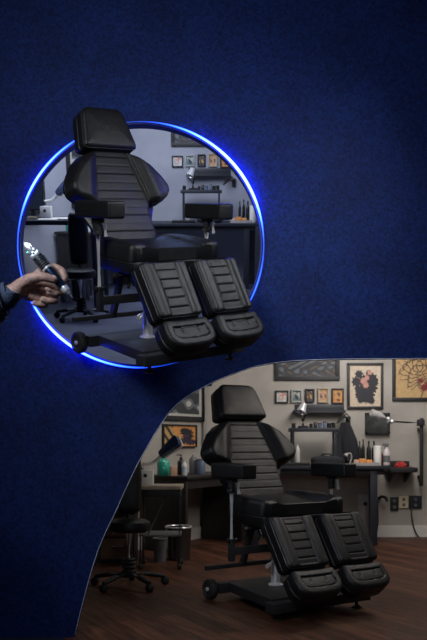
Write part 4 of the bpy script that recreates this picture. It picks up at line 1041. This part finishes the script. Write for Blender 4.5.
# tattoo machine
o = thing('tattoo_machine', 'silver and dark blue tattoo machine held in the hand', 'tattoo machine', hp(48, 272, -2)); org = o.location.copy()
A0, A1 = hp(29, 247.5, -1) - org, hp(74.2, 299.2, -4) - org
ax_ = (A1 - A0).normalized(); LT = (A1 - A0).length
def al(t): return A0 + ax_ * LT * t
def L(prof): return [(r * K_, LT * t) for t, r in prof]
bm = NB(); lathe(bm, L([(.20, 0), (.20, 5.4), (.24, 5.8), (.40, 5.6), (.41, 5.0), (.41, 0)]), A0, ax_, 24)
obj('motor_body', bm, M['navyblack'], o)
bm = NB()
for t in (.235, .27, .305, .34, .375): tube(bm, [al(t) - ax_ * .0008, al(t) + ax_ * .0008], [6.2 * K_, 6.2 * K_], 24)
obj('cooling_rings', bm, M['steel'], o)
bm = NB(); lathe(bm, L([(.405, 0), (.405, 5.7), (.435, 5.7), (.44, 5.0), (.44, 0)]), A0, ax_, 24); obj('collar', bm, M['chrome'], o)
bm = NB(); lathe(bm, L([(.44, 0), (.44, 4.6), (.48, 4.9), (.7, 4.4), (.78, 3.6), (.79, 0)]), A0, ax_, 24); obj('grip', bm, M['gripblue'], o)
bm = NB(); lathe(bm, L([(.78, 0), (.78, 3.9), (.80, 4.1), (.86, 3.7), (.875, 2.6), (.90, 2.3), (.92, 1.2), (.93, 0)]), A0, ax_, 20); obj('tip', bm, M['chrome'], o)
bm = NB(); tube(bm, [al(.92), al(1.0)], [.8 * K_, .45 * K_], 8); obj('needle', bm, M['steel'], o)
hd_ = NB()
a_, b_, d_ = frame_of(ax_)
def bl(t, u, v, s, m, bev=.0015):
    c = al(t) + a_ * u * K_ + b_ * v * K_; rot = Matrix((a_, b_, ax_)).transposed(); box(m, c, [q * K_ for q in s], rot, bev)
bl(.17, 0, 0, (11, 10.5, 5), hd_); bl(.11, 1, 0, (10, 8, 4), hd_); bl(.03, -3, 0, (5, 7, 10), hd_); bl(.05, 4.4, 0, (3.4, 5, 12), hd_); bl(-.03, -3, 0, (7.5, 5, 3.4), hd_)
tube(hd_, [al(-.05) + a_ * -3 * K_, al(-.05) + a_ * 4.6 * K_], 1.5 * K_, 12)
hh = obj('machine_head', hd_, M['silver'], o)
bm = NB(); tube(bm, [al(.13) + a_ * -7.5 * K_, al(.13) + a_ * 7.5 * K_], 1.2 * K_, 12); obj('thumb_screw', bm, M['steel'], hh)
bm = NB(); lathe(bm, [(0, 0), (2.4 * K_, 0), (2.4 * K_, 2.5 * K_), (0, 2.5 * K_)], al(.04) + a_ * -3.2 * K_ - b_ * 3 * K_, -b_, 16); obj('cam_disc', bm, M['turq'], hh)

# ------------------------------------------------------------------ light
w = bpy.data.worlds.new('world'); S.world = w; w.use_nodes = True
w.node_tree.nodes['Background'].inputs[0].default_value = (.1, .14, .3, 1); w.node_tree.nodes['Background'].inputs[1].default_value = .08
def area(name, loc, target, size, power, col=(1, 1, 1), sy=None, mtx=None, spread=None):
    l = bpy.data.lights.new(name, 'AREA'); l.energy = power; l.color = col; l.size = size
    if spread: l.spread = R(spread)
    if sy: l.shape = 'RECTANGLE'; l.size_y = sy
    o = bpy.data.objects.new(name, l); COL.objects.link(o); d = Vector(target) - Vector(loc)
    m = Matrix.Translation(loc) @ d.to_track_quat('-Z', 'Y').to_matrix().to_4x4(); o.matrix_world = (mtx @ m) if mtx else m
    return o
# unseen area lights added to brighten the shop and its chair
area('shop_fill_light', (1.6, 7.3, 2.35), (1.5, 8.7, 1.0), .9, 28, (1, .96, .93))
area('shop_fill_light', (1.9, 5.6, 2.3), (.9, 5.9, .2), .9, 21, (1, .92, .84))
area('shop_fill_light', (-.25, 7.4, 2.1), (-.4, 8.1, .9), .35, 5, (1, .95, .9))
area('shop_fill_light', (-.5, 4.7, 1.3), (.4, 5.3, 1.1), .35, 2, (.85, .92, 1))
# bluish area lights added out of view to light the ring room
area('ring_room_fill_light', (-.6, 6.9, 2.1), (-.6, 8.0, .6), 1.2, 40, (.76, .83, 1), mtx=BG)
area('ring_room_fill_light', (-.5, 6.0, 1.9), (-.6, 5.6, 0), .8, 6, (.3, .45, 1), mtx=BG)
area('ring_room_fill_light', (-1.4, 6.9, 1.9), (-1.35, 6.95, .7), .4, 8, (.7, .82, 1), mtx=BG)
# lights added before the navy wall for the chairs, their sheen and the hand
area('front_fill_light', (-1.3, 1.2, 3.0), (.0, 4.2, 2.25), .8, 14, (.95, .97, 1), spread=85)
area('front_fill_light', (1.2, 3.3, 2.9), (-.35, 4.0, 1.7), .7, 8, (.9, .94, 1), spread=100)
area('front_fill_light', (.5, 1.2, 1.6), (.6, 5.0, .7), .5, 1.0, (.92, .95, 1), spread=60)
area('front_fill_light', (-1.1, 1.2, 2.2), (-.5, 2.3, 1.5), .4, 2.0, (.75, .87, 1), spread=70)


# ------------------------------------------------------------------ camera
cd = bpy.data.cameras.new('camera'); cam = bpy.data.objects.new('camera', cd); COL.objects.link(cam); S.camera = cam
cd.sensor_fit = 'VERTICAL'; cd.sensor_height = 36; cd.sensor_width = 36; cd.lens = F_PX / 640 * 36; cd.shift_y = 120 / 640
cam.location = (0, 0, EYE); cam.rotation_euler = (R(90), 0, 0); cd.clip_end = 60; cd.clip_start = .05
cd.dof.use_dof = True; cd.dof.focus_distance = 3.7; cd.dof.aperture_fstop = 6.5
S.view_settings.view_transform = 'Standard'; S.view_settings.look = 'None'; S.view_settings.gamma = 1; S.view_settings.exposure = 0
S.view_settings.use_curve_mapping = False
